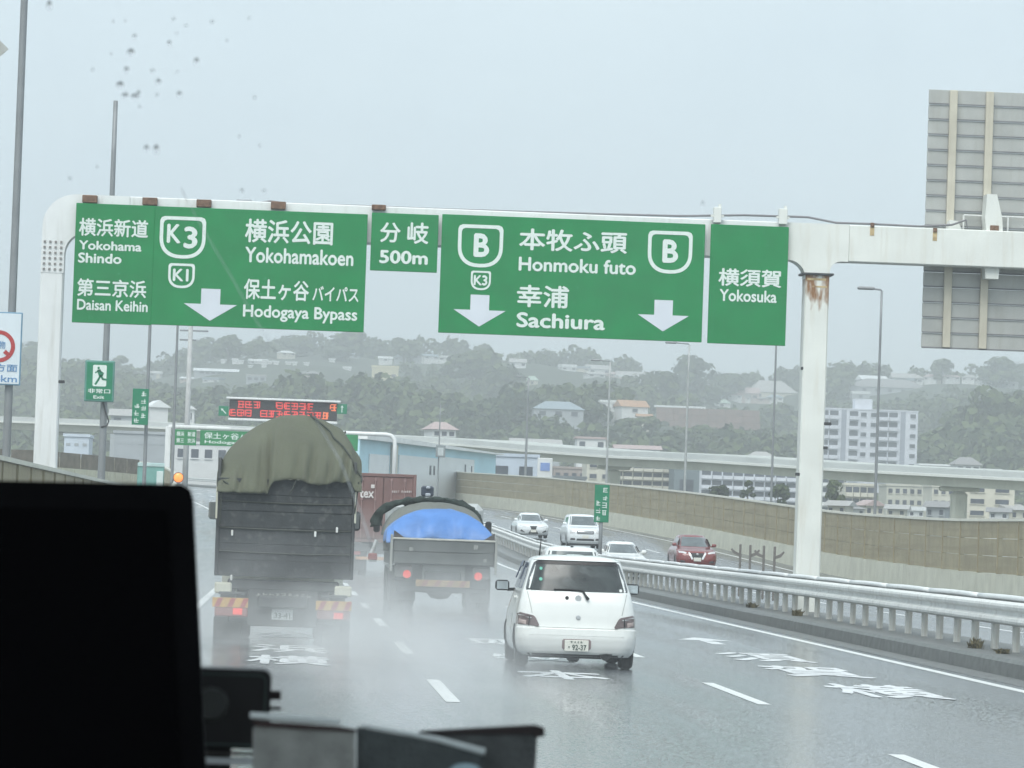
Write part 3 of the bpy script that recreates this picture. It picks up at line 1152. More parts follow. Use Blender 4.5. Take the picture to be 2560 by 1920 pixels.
a, b = hit(574, 999, Y - .3), hit(842, 1050, Y - .3)
v = thing('message_display', 'dark electronic message display with two rows of red characters', 'display', ((a.x + b.x) / 2, Y - .3, hit(708, 1048, Y - .3).z))
w_, h_ = b.x - a.x, 45 * k
MB().bbox((0, .35, h_ / 2), (w_, .7, h_), .04).build('housing', M('display_black', (.03, .028, .03), .6, var=.2), v)
MB().bbox((0, .2, h_ + .1), (w_ + .5, 1.1, .16), .03).build('hood', WHITE, v)
MB().bbox((0, .2, -.14), (w_ + .1, .9, .18), .03).build('ledge', WHITE, v)
LED = M('red_led', (.25, .02, .02), .5, emit=(1, .09, .08), es=.5)
LEDO = M('orange_led', (.25, .05, .02), .5, emit=(1, .22, .08), es=.55)
r = random.Random(11)
ch = h_ * .40
for row, zc_, skip in ((0, .74, (0, 4, 5, 11, 12)), (1, .27, (3, 13))):
    for i in range(14):
        if i in skip:
            continue
        g = MB()
        cxx = -w_ / 2 + w_ * (i + .5) / 14
        for q_ in range(3):          # strokes of lit lamps
            z_ = h_ * zc_ + ch * (-.4 + .4 * q_)
            x_ = cxx + r.uniform(-.08, .08) * ch
            g.box((x_, -.014, z_), (ch * r.uniform(.6, 1.05), .02, ch * .15))
        for q_ in range(r.choice((2, 3))):
            g.box((cxx + r.uniform(-.45, .45) * ch, -.017, h_ * zc_ + r.uniform(-.08, .08) * ch), (ch * .14, .02, ch * r.uniform(.5, .95)))
        g.build('led_character', LEDO if i > 11 else LED, v)
for x0, x1, y0, y1, ang in ((547, 571, 1015, 1040, 45), (843, 867, 1010, 1035, 0)):
    a, b = hit(x0, y0, Y - .3), hit(x1, y1, Y - .3)
    s = thing('arrow_sign', 'small green square with a white arrow %s of the message display' % ('left' if ang else 'right'), 'arrow sign', ((a.x + b.x) / 2, Y - .3, (a.z + b.z) / 2))
    q = (b.x - a.x) / 2
    MB().bbox((0, 0, 0), (2 * q, .1, 2 * q), .02).build('board', TEALG, s)
    c_, s_ = math.cos(math.radians(ang)), math.sin(math.radians(ang))
    P = [(-.09, -.7), (.09, -.7), (.09, .3), (.3, .3), (0, .75), (-.3, .3), (-.09, .3)]
    MB().prism([((x * c_ - z * s_) * q, (x * s_ + z * c_) * q) for x, z in P], -.058, -.054).build('arrow', LETTER, s)

# amber flashing lamp on a short post
p = hit(446, 1194, 176)
t = thing('amber_beacon', 'glowing amber warning lamp left of the tarp truck', 'warning lamp', (p.x, 176, zr(176)))
hz = p.z - zr(176)
MB().tube([(0, 0, 0), (0, 0, hz - .2)], .045, 8).build('post', POLE, t)
MB().lathe([(.0, .235), (.1, .235), (.12, .2)], (0, 0, hz), 'Y', 20, True).build('bezel', M('amber_bezel', (.25, .09, .03), .5), t)
g = MB().lathe([(-.07, .01), (-.06, .1), (-.03, .17), (-.005, .2)], (0, 0, hz), 'Y', 20)
g.build('lens', M('amber_lens', (.8, .3, .08), .3, emit=(1, .2, .04), es=.75), t, smooth=True)
# four low marker posts on the median near the gantry
for i, (px, lab) in enumerate(((1850, 'leftmost dark marker post'), (1875, 'second dark marker post from the left'), (1909, 'third dark marker post from the left'), (1936, 'rightmost dark marker post'))):
    Yk = 113 - i * 2
    p = hit(px, 1400, Yk)
    t = thing('marker_post', lab + ' behind the guardrail left of the gantry post', 'marker post', (p.x, Yk, .24), 0, 'dark marker posts behind the guardrail')
    top = hit(px, 1360 + i * 2, Yk).z - .24
    MB().bbox((0, 0, top / 2), (.065, .06, top), .015).build('post', M('marker_brown', (.17, .16, .15), .7), t)
    sg = (-1, 1, -1, 1)[i]
    g = MB().prism([(sg * .03, top - .26), (sg * .16, top - .2), (sg * .24, top - .12), (sg * .27, top - .16), (sg * .17, top - .29), (sg * .03, top - .34)], -.03, .03)
    g.build('wing', MATS['marker_brown'], t)
# ------------------------------------------------------------------ cars
class Shape:
    """plan rings stacked in z: half width, rear y, front y, corner sizes"""
    def __init__(s, zs, hw, yr, yf, rx=.22, ry=.25, fx=.3, fy=.35):
        s.zs, s._hw, s._yr, s._yf = zs, hw, yr, yf
        s.rx, s.ry, s.fx, s.fy = rx, ry, fx, fy

    def hw(s, z): return float(np.interp(z, s.zs, s._hw))
    def yr(s, z): return float(np.interp(z, s.zs, s._yr))
    def yf(s, z): return float(np.interp(z, s.zs, s._yf))

    def rear(s, x, z):
        h = s.hw(z); rx = min(s.rx, h * .6)
        t = min(1., max(0., (abs(x) - (h - rx)) / rx))
        return s.yr(z) + s.ry * (1 - math.sqrt(max(0, 1 - t * t))) + .05 * (x / h) ** 2

    def front(s, x, z):
        h = s.hw(z); rx = min(s.fx, h * .6)
        t = min(1., max(0., (abs(x) - (h - rx)) / rx))
        return s.yf(z) - s.fy * (1 - math.sqrt(max(0, 1 - t * t))) - .07 * (x / h) ** 2

    def ring(s, z):
        h = s.hw(z)
        xs = [h * math.sin(math.pi / 2 * k / 10) for k in range(-10, 11)]
        rr = [(x, s.rear(x, z), z) for x in xs]
        ff = [(x, s.front(x, z), z) for x in xs]
        y0, y1 = rr[-1][1], ff[-1][1]
        n = 8
        right = [(h, y0 + (y1 - y0) * k / n, z) for k in range(1, n)]
        left = [(-h, y1 + (y0 - y1) * k / n, z) for k in range(1, n)]
        return rr + right + ff[::-1] + left

    def body(s, parent, mat, name='body', sub=3):
        zz = []
        for a, b in zip(s.zs, s.zs[1:]):
            m = sub if b - a > .05 else 1
            zz += [a + (b - a) * k / m for k in range(m)]
        zz.append(s.zs[-1])
        g = MB().loft([[Vector(p) for p in s.ring(z)] for z in zz])
        return g.build(name, mat, parent, ang=38)

    def panel(s, name, poly, side, mat, parent, off=.008, rows=8, cols=12, skirt=.03):
        zs_ = [p[1] for p in poly]
        z0, z1_ = min(zs_) + 1e-4, max(zs_) - 1e-4
        n = len(poly)
        grid = []
        for i in range(rows + 1):
            z = z0 + (z1_ - z0) * i / rows
            xs = []
            for k in range(n):
                (xa, za), (xb, zb_) = poly[k], poly[(k + 1) % n]
                if (za - z) * (zb_ - z) < 0:
                    xs.append(xa + (xb - xa) * (z - za) / (zb_ - za))
            if len(xs) < 2:
                continue
            a, b = min(xs), max(xs)
            grid.append([(a + (b - a) * j / cols, z) for j in range(cols + 1)])
        f = {'rear': lambda u, z, o: (u, s.rear(u, z) - o, z), 'front': lambda u, z, o: (u, s.front(u, z) + o, z),
             'left': lambda u, z, o: (-s.hw(z) - o, u, z), 'right': lambda u, z, o: (s.hw(z) + o, u, z)}[side]
        R_, C_ = len(grid), cols + 1
        vs = [f(u, z, off) for row in grid for u, z in row]
        fs = [(i * C_ + j, i * C_ + j + 1, (i + 1) * C_ + j + 1, (i + 1) * C_ + j) for i in range(R_ - 1) for j in range(cols)]
        loop = [(0, j) for j in range(C_)] + [(i, cols) for i in range(1, R_)] + [(R_ - 1, j) for j in range(cols - 1, -1, -1)] + [(i, 0) for i in range(R_ - 2, 0, -1)]
        k0 = len(vs)
        vs += [f(*grid[i][j], off - skirt) for i, j in loop]
        m = len(loop)
        for q in range(m):
            (a, b), (c, d) = loop[q], loop[(q + 1) % m]
            fs.append((a * C_ + b, k0 + q, k0 + (q + 1) % m, c * C_ + d))
        return MB().add(vs, fs).build(name, mat, parent, ang=45)


RIM = M('wheel_rim', (.42, .43, .44), .35, metal=.6, var=.1)


def wheel(parent, x, y, r, w_, sgn, dual=False):
    t = MB()
    p = [(-w_ / 2, r * .62), (-w_ / 2, r * .9), (-w_ / 2 + .02, r * .97), (-w_ / 2 + .05, r), (w_ / 2 - .05, r), (w_ / 2 - .02, r * .97), (w_ / 2, r * .9), (w_ / 2, r * .62)]
    t.lathe(p, (x, y, r), 'X', 28)
    # tread grooves seen from behind
    for k in (-.25, 0, .25):
        t.lathe([(k * w_ - .008, r + .004), (k * w_ + .008, r + .004)], (x, y, r), 'X', 28)
    wt = t.build('tyre', RUBBER, None, ang=40)
    e = bpy.data.objects.new('wheel', None)
    COL.objects.link(e)
    e.parent = parent
    wt.parent = e
    q = MB()
    q.lathe([(sgn * (w_ / 2 - .03), .02), (sgn * (w_ / 2 - .02), r * .3), (sgn * (w_ / 2 - .05), r * .5), (sgn * (w_ / 2 - .01), r * .63), (-sgn * w_ / 2.4, r * .63)], (x, y, r), 'X', 20)
    q.build('rim', RIM, e, ang=40)
    return e


def mirror(parent, x, y, z, sgn, mat=BLACK, wd=.2, ht=.15, glass=True):
    m = MB().bbox((x, y, z), (wd, .1, ht), .03)
    o = m.build('wing_mirror', mat, parent, ang=50)
    g = MB().box((x, y - .052, z), (wd * .8, .008, ht * .75))
    if glass:
        g.build('mirror_glass', M('mirror_glass', (.5, .55, .56), .08, metal=.6, var=.3, vs=6), o)
    g = MB().tube([(x - sgn * wd * .4, y + .02, z - ht * .4), (x - sgn * (wd * .4 + .12), y + .1, z - ht * .35)], .025, 6)
    g.build('mirror_arm', mat, o)
    return o


# --- white hatchback seen from behind ---------------------------------------------------------
wc = thing('white_hatchback', 'white hatchback driving in the middle lane, nearest car seen from behind', 'car', rp3(3.98, 54.8), -.004)
B_ = Shape([.17, .22, .30, .42, .54, .556, .60, .74, .90, 1.04, 1.06, 1.25, 1.44, 1.485, 1.52, 1.55, 1.562],
           [.76, .80, .825, .835, .832, .822, .822, .815, .785, .755, .745, .685, .635, .61, .55, .36, .12],
           [.08, .03, .00, -.02, -.01, .045, .05, .06, .085, .14, .155, .29, .42, .45, .52, .72, 1.2],
           [3.55, 3.60, 3.64, 3.65, 3.62, 3.60, 3.55, 3.40, 3.05, 2.75, 2.70, 2.35, 1.95, 1.85, 1.75, 1.6, 1.3])
B_.body(wc, CARW)
gl = [(-.70, 1.062), (.70, 1.062), (.708, 1.075), (.672, 1.22), (.612, 1.40), (.585, 1.452), (.54, 1.472), (-.54, 1.472), (-.585, 1.452), (-.612, 1.40), (-.672, 1.22), (-.708, 1.075)]
HGLASS = M('rear_glass', (.030, .036, .036), .12, var=.55, vs=5, coat=.3, spot=(.075, .085, .085), sp=.56, ss=3.5)
rw = B_.panel('rear_window', gl, 'rear', HGLASS, wc, .010, 14, 16)
B_.panel('ceramic_border', [(-.56, 1.425), (.56, 1.425), (.585, 1.44), (.535, 1.466), (-.535, 1.466), (-.585, 1.44)], 'rear', M('black_frit', (.016, .012, .013), .4, spot=(.06, .02, .02), sp=.6, ss=14), rw, .016, 4, 16, .006)
for x, z, r_, m_ in ((-.50, 1.36, .022, M('green_sticker', (.12, .42, .32), .5)), (-.505, 1.215, .024, MATS['green_sticker']), (.60, 1.088, .022, M('white_sticker', (.7, .72, .7), .5))):
    B_.panel('sticker', [(x + r_ * math.cos(a_ * .6283), z + r_ * math.sin(a_ * .6283)) for a_ in range(10)], 'rear', m_, rw, .017, 5, 5, .004)
B_.panel('spoiler_lip', [(-.60, 1.478), (.60, 1.478), (.56, 1.508), (-.56, 1.508)], 'rear', CARW, wc, .03, 3, 16, .05)
# tailgate seam and outline
SEAM = M('panel_gap', (.30, .31, .30), .6)
for pts in ([(-.57, .556), (.57, .556), (.57, .562), (-.57, .562)],):
    B_.panel('tailgate_seam', pts, 'rear', SEAM, wc, .003, 2, 14, .006)
for sg in (-1, 1):
    B_.panel('tailgate_seam', [(sg * .615, .75), (sg * .622, .75), (sg * .69, 1.04), (sg * .683, 1.04)], 'rear', SEAM, wc, .003, 4, 2, .006)
    lp = [(sg * .822, .568), (sg * .815, .735), (sg * .775, .752), (sg * .60, .715), (sg * .57, .69), (sg * .512, .575), (sg * .53, .565)]
    tl = B_.panel('tail_lamp', lp, 'rear', LAMPSM, wc, .014, 10, 10)
    B_.panel('reflector_strip', [(sg * .80, .70), (sg * .80, .725), (sg * .62, .695), (sg * .63, .675)], 'rear', LAMPCL, tl, .02, 4, 6, .01)
    B_.panel('indicator', [(sg * .70, .585), (sg * .69, .66), (sg * .79, .665), (sg * .80, .59)], 'rear', M('pinkish_lens', (.45, .36, .34), .2, coat=.4), tl, .019, 4, 5, .01)
    B_.panel('lamp_divider', [(sg * .655, .575), (sg * .645, .70), (sg * .66, .70), (sg * .67, .575)], 'rear', BLACK, tl, .02, 4, 3, .01)
B_.panel('bumper_crease', [(-.74, .455), (.74, .455), (.74, .46), (-.74, .46)], 'rear', M('bumper_shade', (.60, .62, .61), .4), wc, .003, 2, 14, .006)
B_.panel('lower_lip', [(-.74, .172), (.74, .172), (.77, .20), (-.77, .20)], 'rear', M('grey_plastic', (.06, .06, .062), .6), wc, .004, 3, 14, .02)
# plate recess, plate, writing
rec = B_.panel('plate_recess', rrect(-.20, .20, .262, .408, .02, 3), 'rear', M('recess_shade', (.30, .24, .24), .6), wc, .004, 6, 6, .01)
y = B_.rear(0, .32) - .02
pp = MB().bbox((0, y, .318), (.33, .012, .155), .006).build('number_plate', PLATE, wc)
text(pp, '・92-37', (.01, y - .008, .297), .25, .075, PLATEG, .02)
g = MB()
for k_ in range(4):
    glyph(g, -.07 + k_ * .045, y - .009, .372, .032, random.Random(k_))
g.build('lettering', PLATEG, pp)
# emblem, keyhole, handle, wiper
g = MB().lathe([(-.012, .012), (-.012, .038), (0, .044)], (.01, B_.rear(0, .965) - .004, .965), 'Y', 24, True)
em = g.build('emblem', M('silver_badge', (.55, .57, .58), .3, metal=.5), wc)
em.scale = (1, 1, 1)
g = MB().lathe([(-.012, .02), (-.01, .026), (0, .027)], (-.145, B_.rear(.1, .97) - .004, .968), 'Y', 16, True)
g.build('keyhole', BLACK, wc)
g = MB().lathe([(-.012, .014), (-.01, .03), (0, .034)], (.015, B_.rear(0, .705) - .004, .705), 'Y', 16, True)
g.build('tailgate_badge', MATS['silver_badge'], wc)
g = MB()
g.tube([(.145, B_.rear(.1, .955) - .04, .955), (.115, B_.rear(.1, 1.0) - .035, 1.0), (.07, B_.rear(0, 1.066) - .03, 1.07)], [.024, .018, .012], 8)
g.tube([(.07, B_.rear(0, 1.07) - .03, 1.07), (-.12, B_.rear(.1, 1.082) - .025, 1.085), (-.33, B_.rear(.3, 1.078) - .025, 1.078)], .011, 6)
g.build('wiper', BLACK, wc, smooth=True)
# exhaust and tow hook
g = MB().lathe([(-.005, .082), (.01, .082), (.02, .072), (.3, .07)], (.41, B_.rear(.41, .2) - .02, .205), 'Y', 24)
ex_ = g.build('exhaust_cutout', BLACK, wc, smooth=True)
MB().lathe([(0, .001), (.001, .078)], (.41, B_.rear(.41, .2) - .014, .205), 'Y', 24).build('exhaust_hollow', BLACK, ex_)
MB().lathe([(-.04, .045), (.25, .045), (.25, .03), (-.04, .036)], (.41, B_.rear(.41, .2) + .0, .18), 'Y', 18).build('tail_pipe', DARK, wc, smooth=True)
MB().bbox((-.02, .35, .135), (.16, .3, .09), .03).build('tow_hook', DARK, wc)
MB().bbox((0, 1.6, .165), (1.30, 2.9, .05), .02).build('underbody', BLACK, wc)
MB().bbox((0, .55, .2), (1.3, .1, .1), .03).build('rear_axle', BLACK, wc)
for sg in (-1, 1):
    for y_ in (.62, 3.06):
        wheel(wc, sg * .725, y_, .285, .185, sg)
        B_.panel('wheel_arch', [(y_ + .34 * math.cos(a_ * math.pi / 10), .175 + .42 * math.sin(a_ * math.pi / 10)) for a_ in range(11)], 'left' if sg < 0 else 'right', BLACK, wc, .004, 6, 8, .006)
    mirror(wc, sg * .93, 2.35, 1.085, sg)
    SB = M('tinted_side_glass', (.05, .07, .12), .1, var=.3, coat=.4)
    sd_ = 'left' if sg < 0 else 'right'
    B_.panel('side_window', [(.75, 1.075), (1.45, 1.075), (1.45, 1.43), (.9, 1.43), (.80, 1.38)], sd_, SB, wc, .006, 8, 6, .01)
    B_.panel('side_window', [(1.52, 1.075), (2.45, 1.075), (2.35, 1.2), (1.95, 1.43), (1.52, 1.43)], sd_, SB, wc, .006, 8, 6, .01)
    g = MB()
    for a_, b_ in zip(np.linspace(.85, 2.1, 8), np.linspace(.85, 2.1, 8)[1:]):
        pass
    vz = [(1.5, 1.45), (1.95, 1.45), (2.38, 1.2), (2.30, 1.2), (1.93, 1.37), (1.5, 1.37)]
    g.add([(sg * (B_.hw(z) + .03), y_, z) for y_, z in vz] + [(sg * (B_.hw(z) + .045), y_, z) for y_, z in vz], [(0, 1, 4, 5), (1, 2, 3, 4), (6, 7, 10, 11), (7, 8, 9, 10), (0, 1, 7, 6), (1, 2, 8, 7), (4, 5, 11, 10), (3, 4, 10, 9)])
    g.build('wind_deflector', M('blue_smoke_plastic', (.05, .07, .16), .15), wc)
    B_.panel('door_handle', [(1.4, .93), (1.58, .93), (1.58, .96), (1.4, .96)], sd_, CARW, wc, .03, 2, 4, .03)
    B_.panel('door_seam', [(1.49, .3), (1.497, .3), (1.497, 1.06), (1.49, 1.06)], sd_, SEAM, wc, .003, 4, 2, .004)
MB().tube([(-.44, 1.9, 1.50), (-.44, 1.86, 1.56), (-.43, 1.80, 1.76)], [.014, .011, .006], 6).build('antenna', BLACK, wc, smooth=True)


# --- generic car facing the camera ------------------------------------------------------------
def car_front(name, label, X, s, paint, kind, group='cars on the opposite road'):
    p = rp3(X, s)
    t = thing(name, label, 'car', p, math.pi + head(s), group)
    if kind == 'sedan':
        zs = [.18, .26, .45, .62, .70, .78, .90, .93, 1.15, 1.33, 1.40, 1.435, 1.44]
        sh_ = Shape(zs, [.82, .87, .90, .90, .885, .86, .80, .74, .64, .56, .50, .3, .1],
                    [.1, .02, 0, .02, .04, .06, .1, .55, 1.05, 1.4, 1.55, 1.75, 1.9], [4.58, 4.66, 4.72, 4.70, 4.62, 4.35, 3.45, 3.30, 2.85, 2.45, 2.35, 2.2, 2.05], .25, .3, .38, .45)
        ws = (.955, 1.31, .66, .50)
    elif kind == 'suv':
        zs = [.25, .36, .6, .85, .98, 1.06, 1.14, 1.18, 1.4, 1.66, 1.74, 1.775, 1.78]
        sh_ = Shape(zs, [.84, .90, .925, .925, .91, .90, .86, .82, .76, .69, .62, .35, .1],
                    [.1, .03, 0, .0, .02, .04, .06, .08, .14, .25, .35, .8, 1.4], [4.50, 4.58, 4.62, 4.60, 4.52, 4.2, 3.5, 3.42, 3.1, 2.7, 2.55, 2.3, 2.0], .22, .25, .3, .32)
        ws = (1.2, 1.66, .72, .63)
    else:
        zs = [.20, .30, .5, .74, .86, .94, 1.02, 1.06, 1.28, 1.50, 1.58, 1.605, 1.61]
        sh_ = Shape(zs, [.80, .87, .905, .905, .89, .86, .80, .76, .69, .60, .53, .3, .1],
                    [.1, .02, 0, .02, .05, .08, .12, .2, .35, .55, .7, 1.1, 1.5], [4.22, 4.32, 4.37, 4.32, 4.2, 3.95, 3.3, 3.15, 2.75, 2.35, 2.2, 2.0, 1.8], .25, .3, .36, .42)
        ws = (1.08, 1.505, .68, .54)
    sh_.body(t, paint)
    z0, z1_, w0, w1 = ws
    sh_.panel('windscreen', [(-w0, z0), (w0, z0), (w1, z1_), (-w1, z1_)], 'front', GLASSF, t, .008, 10, 12)
    for sg in (-1, 1):
        sd_ = 'left' if sg < 0 else 'right'
        sh_.panel('side_window', [(1.2, z0 + .02), (2.9, z0 + .02), (2.5, z1_ - .06), (1.5, z1_ - .06)], sd_, GLASSD, t, .006, 6, 6, .01)
        for y_ in (.8, 3.65 if kind != 'crossover' else 3.4):
            wheel(t, sg * (sh_.hw(.4) - .12), y_, .33 if kind != 'suv' else .37, .21, sg)
            sh_.panel('wheel_arch', [(y_ + .4 * math.cos(a_ * math.pi / 10), .22 + .5 * math.sin(a_ * math.pi / 10)) for a_ in range(11)], sd_, BLACK, t, .004, 6, 8, .006)
        mirror(t, sg * (sh_.hw(z0) + .13), 3.0, z0 + .07, sg, paint, .2, .14, False)
    if kind == 'sedan':
        gr_ = sh_.panel('grille', [(-.2, .66), (.2, .66), (.13, .52), (.28, .24), (-.28, .24), (-.13, .52)], 'front', BLACK, t, .012, 8, 8)
        sh_.panel('grille_trim', [(-.22, .665), (.22, .665), (.22, .68), (-.22, .68)], 'front', CHROME, gr_, .016, 2, 8, .01)
        pz = .40
        hl = [(.42, .60), (.78, .66), (.80, .72), (.55, .69), (.40, .64)]
        fogs = [(.48, .30), (.74, .36), (.70, .46), (.52, .36)]
    elif kind == 'suv':
        gr_ = sh_.panel('grille', rrect(-.44, .44, .74, .92, .04, 3), 'front', M('grille_grey', (.10, .105, .11), .5, metal=.3), t, .012, 8, 8)
        for zz in (.79, .83, .87):
            sh_.panel('grille_bar', [(-.4, zz), (.4, zz), (.4, zz + .015), (-.4, zz + .015)], 'front', CHROME, gr_, .018, 2, 8, .008)
        pz = .60
        hl = [(.56, .76), (.80, .74), (.82, .96), (.6, .98), (.55, .9)]
        fogs = [(.52, .42), (.78, .42), (.76, .52), (.54, .52)]
        sh_.panel('lower_intake', [(-.46, .40), (.46, .40), (.44, .50), (-.44, .50)], 'front', BLACK, t, .01, 4, 10)
    else:
        gr_ = sh_.panel('grille', [(-.3, .80), (.3, .80), (.2, .56), (-.2, .56)], 'front', BLACK, t, .01, 8, 8)
        pz = .52
        hl = [(.50, .76), (.80, .80), (.82, .88), (.6, .86), (.46, .82)]
        fogs = [(.52, .36), (.76, .38), (.72, .48), (.56, .46)]
        for sg in (-1, 1):
            sh_.panel('v_trim', [(sg * .17, .52), (sg * .25, .50), (sg * .42, .83), (sg * .34, .85)], 'front', M('bright_trim', (.78, .78, .78), .25, metal=.4), gr_, .022, 8, 3, .02)
        MB().lathe([(.0, .06), (.02, .055), (.03, .02)], (0, sh_.front(0, .74) + .012, .74), 'Y', 16, True).build('badge', CHROME, gr_)
    for sg in (-1, 1):
        h_ = sh_.panel('headlamp', [(sg * x, z) for x, z in hl], 'front', LAMPCL, t, .012, 6, 8)
        sh_.panel('fog_recess', [(sg * x, z) for x, z in fogs], 'front', M('dark_intake', (.07, .07, .075), .5), t, .008, 5, 6)
    yy = sh_.front(0, pz) + .02
    MB().bbox((0, yy, pz), (.33, .012, .165), .006).build('number_plate', PLATE, t)
    MB().bbox((0, 2.2, .2), (1.5, 4.0, .1), .03).build('underbody', BLACK, t)
    return t


car_front('sedan', 'white sedan with a dark spindle shaped grille, farthest oncoming car', 14.85, 229, CARW2, 'sedan')
car_front('sport_utility_car', 'tall white oncoming car with grey barred grille behind vertical sign', 15.95, 211, CARW2, 'suv')
car_front('crossover_car', 'red oncoming crossover with bright V shaped grille trim', 18.1, 180, CARR, 'crossover')
car_front('sedan', 'white oncoming sedan half hidden behind guardrail and white hatchback', 13.55, 165, CARW, 'sedan')

# white car ahead in the right lane, only its roof shows
t = thing('hatchback', 'white car roof showing just above the nearer white hatchback', 'car', rp3(7.25, 102))
B2 = Shape([.2, .3, .5, .8, 1.0, 1.05, 1.42, 1.49, 1.53, 1.54], [.78, .82, .84, .83, .79, .76, .65, .58, .36, .1], [.05, 0, 0, .03, .1, .14, .4, .5, .9, 1.3], [3.9, 4, 4.05, 3.8, 3.1, 3, 2.2, 2.0, 1.8, 1.5])
B2.body(t, CARW)
B2.panel('rear_window', [(-.68, 1.06), (.68, 1.06), (.6, 1.40), (-.6, 1.40)], 'rear', GLASSF, t, .01, 8, 10)
for sg in (-1, 1):
    B2.panel('tail_lamp', [(sg * .8, .66), (sg * .8, .92), (sg * .62, .88), (sg * .6, .68)], 'rear', LAMPR, t, .012, 6, 6)
    for y_ in (.7, 3.2):
        wheel(t, sg * .73, y_, .29, .18, sg)
MB().bbox((0, .0, .42), (.34, .03, .165), .006).build('number_plate', PLATE, t)
MB().lathe([(0, .04), (.03, .038), (.05, .01)], (0, .62, 1.5), 'Z', 12, True).build('roof_antenna', BLACK, t)
from mathutils import noise as mnoise
# ------------------------------------------------------------------ tarp covered truck
CANVAS = M('olive_canvas', (.10, .108, .074), .85, var=.16, vs=1.3, bump=.35, bs=26, streak=(.11, .11, .085), sk=.5)
GATE = M('dark_grey_boards', (.036, .041, .044), .7, var=.22, vs=5, bump=.25, bs=30, streak=(.05, .052, .053), sk=.5, spot=(.075, .08, .08), sp=.56, ss=9)
CREAM = M('cream_steel', (.60, .60, .50), .5, var=.08, streak=(.4, .38, .3), sk=.4)
REFY = M('yellow_reflector', (.62, .36, .06), .4, var=.12)
REFR = M('red_reflector', (.42, .05, .05), .4, var=.12)
CHASSIS = M('chassis_grey', (.055, .06, .062), .65, var=.3, vs=6, bump=.2)
FLAP = M('mud_flap', (.03, .032, .033), .7, var=.3)


def lerp_poly(pts, n):
    pts = [Vector(p) for p in pts]
    L_ = [0]
    for a, b in zip(pts, pts[1:]):
        L_.append(L_[-1] + (b - a).length)
    xs = [p.x for p in pts]
    zs_ = [p.y for p in pts]
    q = np.linspace(0, L_[-1], n)
    x, z = np.interp(q, L_, xs), np.interp(q, L_, zs_)
    k = np.array([1, 2, 3, 2, 1.]) / 9
    xp, zp = np.pad(x, 2, mode='edge'), np.pad(z, 2, mode='edge')
    x[2:-2], z[2:-2] = np.convolve(xp, k, 'valid')[2:-2], np.convolve(zp, k, 'valid')[2:-2]
    return list(zip(x, z))


TARPS = {}


def tarp(parent, arc, hem, depth, length, mat, name, wr=.03, pleats=(), nu=72, nt_=26, nv=20, seed=0, y0=-.06, pw_=1.7):
    A = lerp_poly(arc, nu)
    rings = []
    for i in range(nt_ + nv):
        ring = []
        for j, (ax, az) in enumerate(A):
            hz_ = hem(ax)
            if i < nt_:
                t = i / (nt_ - 1)
                z = min(hz_, az) + (az - min(hz_, az)) * t
                x = ax * (1 - .0 * t)
                e = (az - hz_)
                y = y0 + depth * (t ** pw_) * min(1, max(0.05, e / .9))
            else:
                t = 1
                yb = y0 + depth * min(1, max(0.05, (az - hz_) / .9))
                q = (i - nt_ + 1) / nv
                y = yb + (length - yb) * q
                x, z = ax, az - .10 * math.sin(q * math.pi * 4) ** 2 * max(0, (az - hem(ax))) * .4
            d = wr * mnoise.noise((x * 1.6 + seed, y * .8, z * 1.3)) + wr * .6 * mnoise.noise((x * 5 + seed, y * 1.4, z * 1.6))
            for (px_, w_, dep, top_) in pleats:
                if i < nt_:
                    fade = max(0, 1 - t / top_) * min(1, t * 4 + .2)
                    xx = (x - px_ - .12 * (z - 2.4) * (1 if px_ > 0 else .1)) / w_
                    d -= dep * math.exp(-xx * xx) * min(1, fade * 2)
                    d += dep * .5 * math.exp(-(abs(xx) - 2) ** 2) * min(1, fade * 2)
            if i < nt_:
                ring.append(Vector((x, y - d * 1.0, z + d * .3)))
            else:
                n_ = Vector((x, 0, z - 2)).normalized()
                ring.append(Vector((x, y, z)) + n_ * d)
        rings.append(ring)
    g = MB().loft(rings, cap=False, close=False)
    o = g.build(name, mat, parent, smooth=True)
    TARPS[name] = rings
    so_ = o.modifiers.new('thick', 'SOLIDIFY')
    so_.thickness = .012
    return o


TY = 62.9
tk = thing('tarp_truck', 'truck with bulging olive tarpaulin over dark rear gate, ahead in left lane', 'truck', rp3(-.07, TY), .004)
zt = lambda yz: 4.044 - yz / 399.7
xt = lambda xz: (xz - 582) / 400
arc = [(xt(x) * 1.01, 2.4 + (zt(y) - 2.4) * 1.05) for x, y in ((152, 665), (150, 600), (165, 520), (200, 440), (245, 385), (300, 330), (365, 280), (430, 245), (530, 215), (640, 200), (720, 207), (800, 230), (870, 270), (920, 310), (965, 360), (1000, 410), (1035, 450), (1052, 480), (1040, 530), (1036, 580), (1036, 660))]
hp = [(150, 690), (250, 690), (330, 692), (470, 690), (478, 640), (495, 612), (560, 596), (640, 592), (700, 612), (780, 632), (860, 612), (950, 596), (990, 600), (1000, 650), (1036, 660)]
hx, hzz = [xt(p[0]) for p in hp], [zt(p[1]) for p in hp]
hem = lambda x: float(np.interp(x, hx, hzz))
tarp(tk, arc, hem, 1.35, 6.0, CANVAS, 'tarpaulin', .075, ((-.30, .035, .13, .9), (-.42, .03, .10, .85), (.33, .05, .11, .65), (.62, .045, .09, .6), (.10, .03, .06, .5), (-.75, .04, .07, .5), (.86, .04, .10, .8)), seed=3, y0=-.2)
# ropes laid over the tarpaulin
R_ = TARPS['tarpaulin']
for pth in ([(25 - int(k_ * 1.2), 40 + int(k_ * 1.75)) for k_ in range(15)], [(26 + k_, 52) for k_ in range(0, 18)]):
    g = MB().tube([R_[i_][min(71, j_)] + Vector((0, -.02, .03)) for i_, j_ in pth], .014, 6)
    g.build('rope', M('rope_dark', (.05, .055, .047), .8), tk, smooth=True)
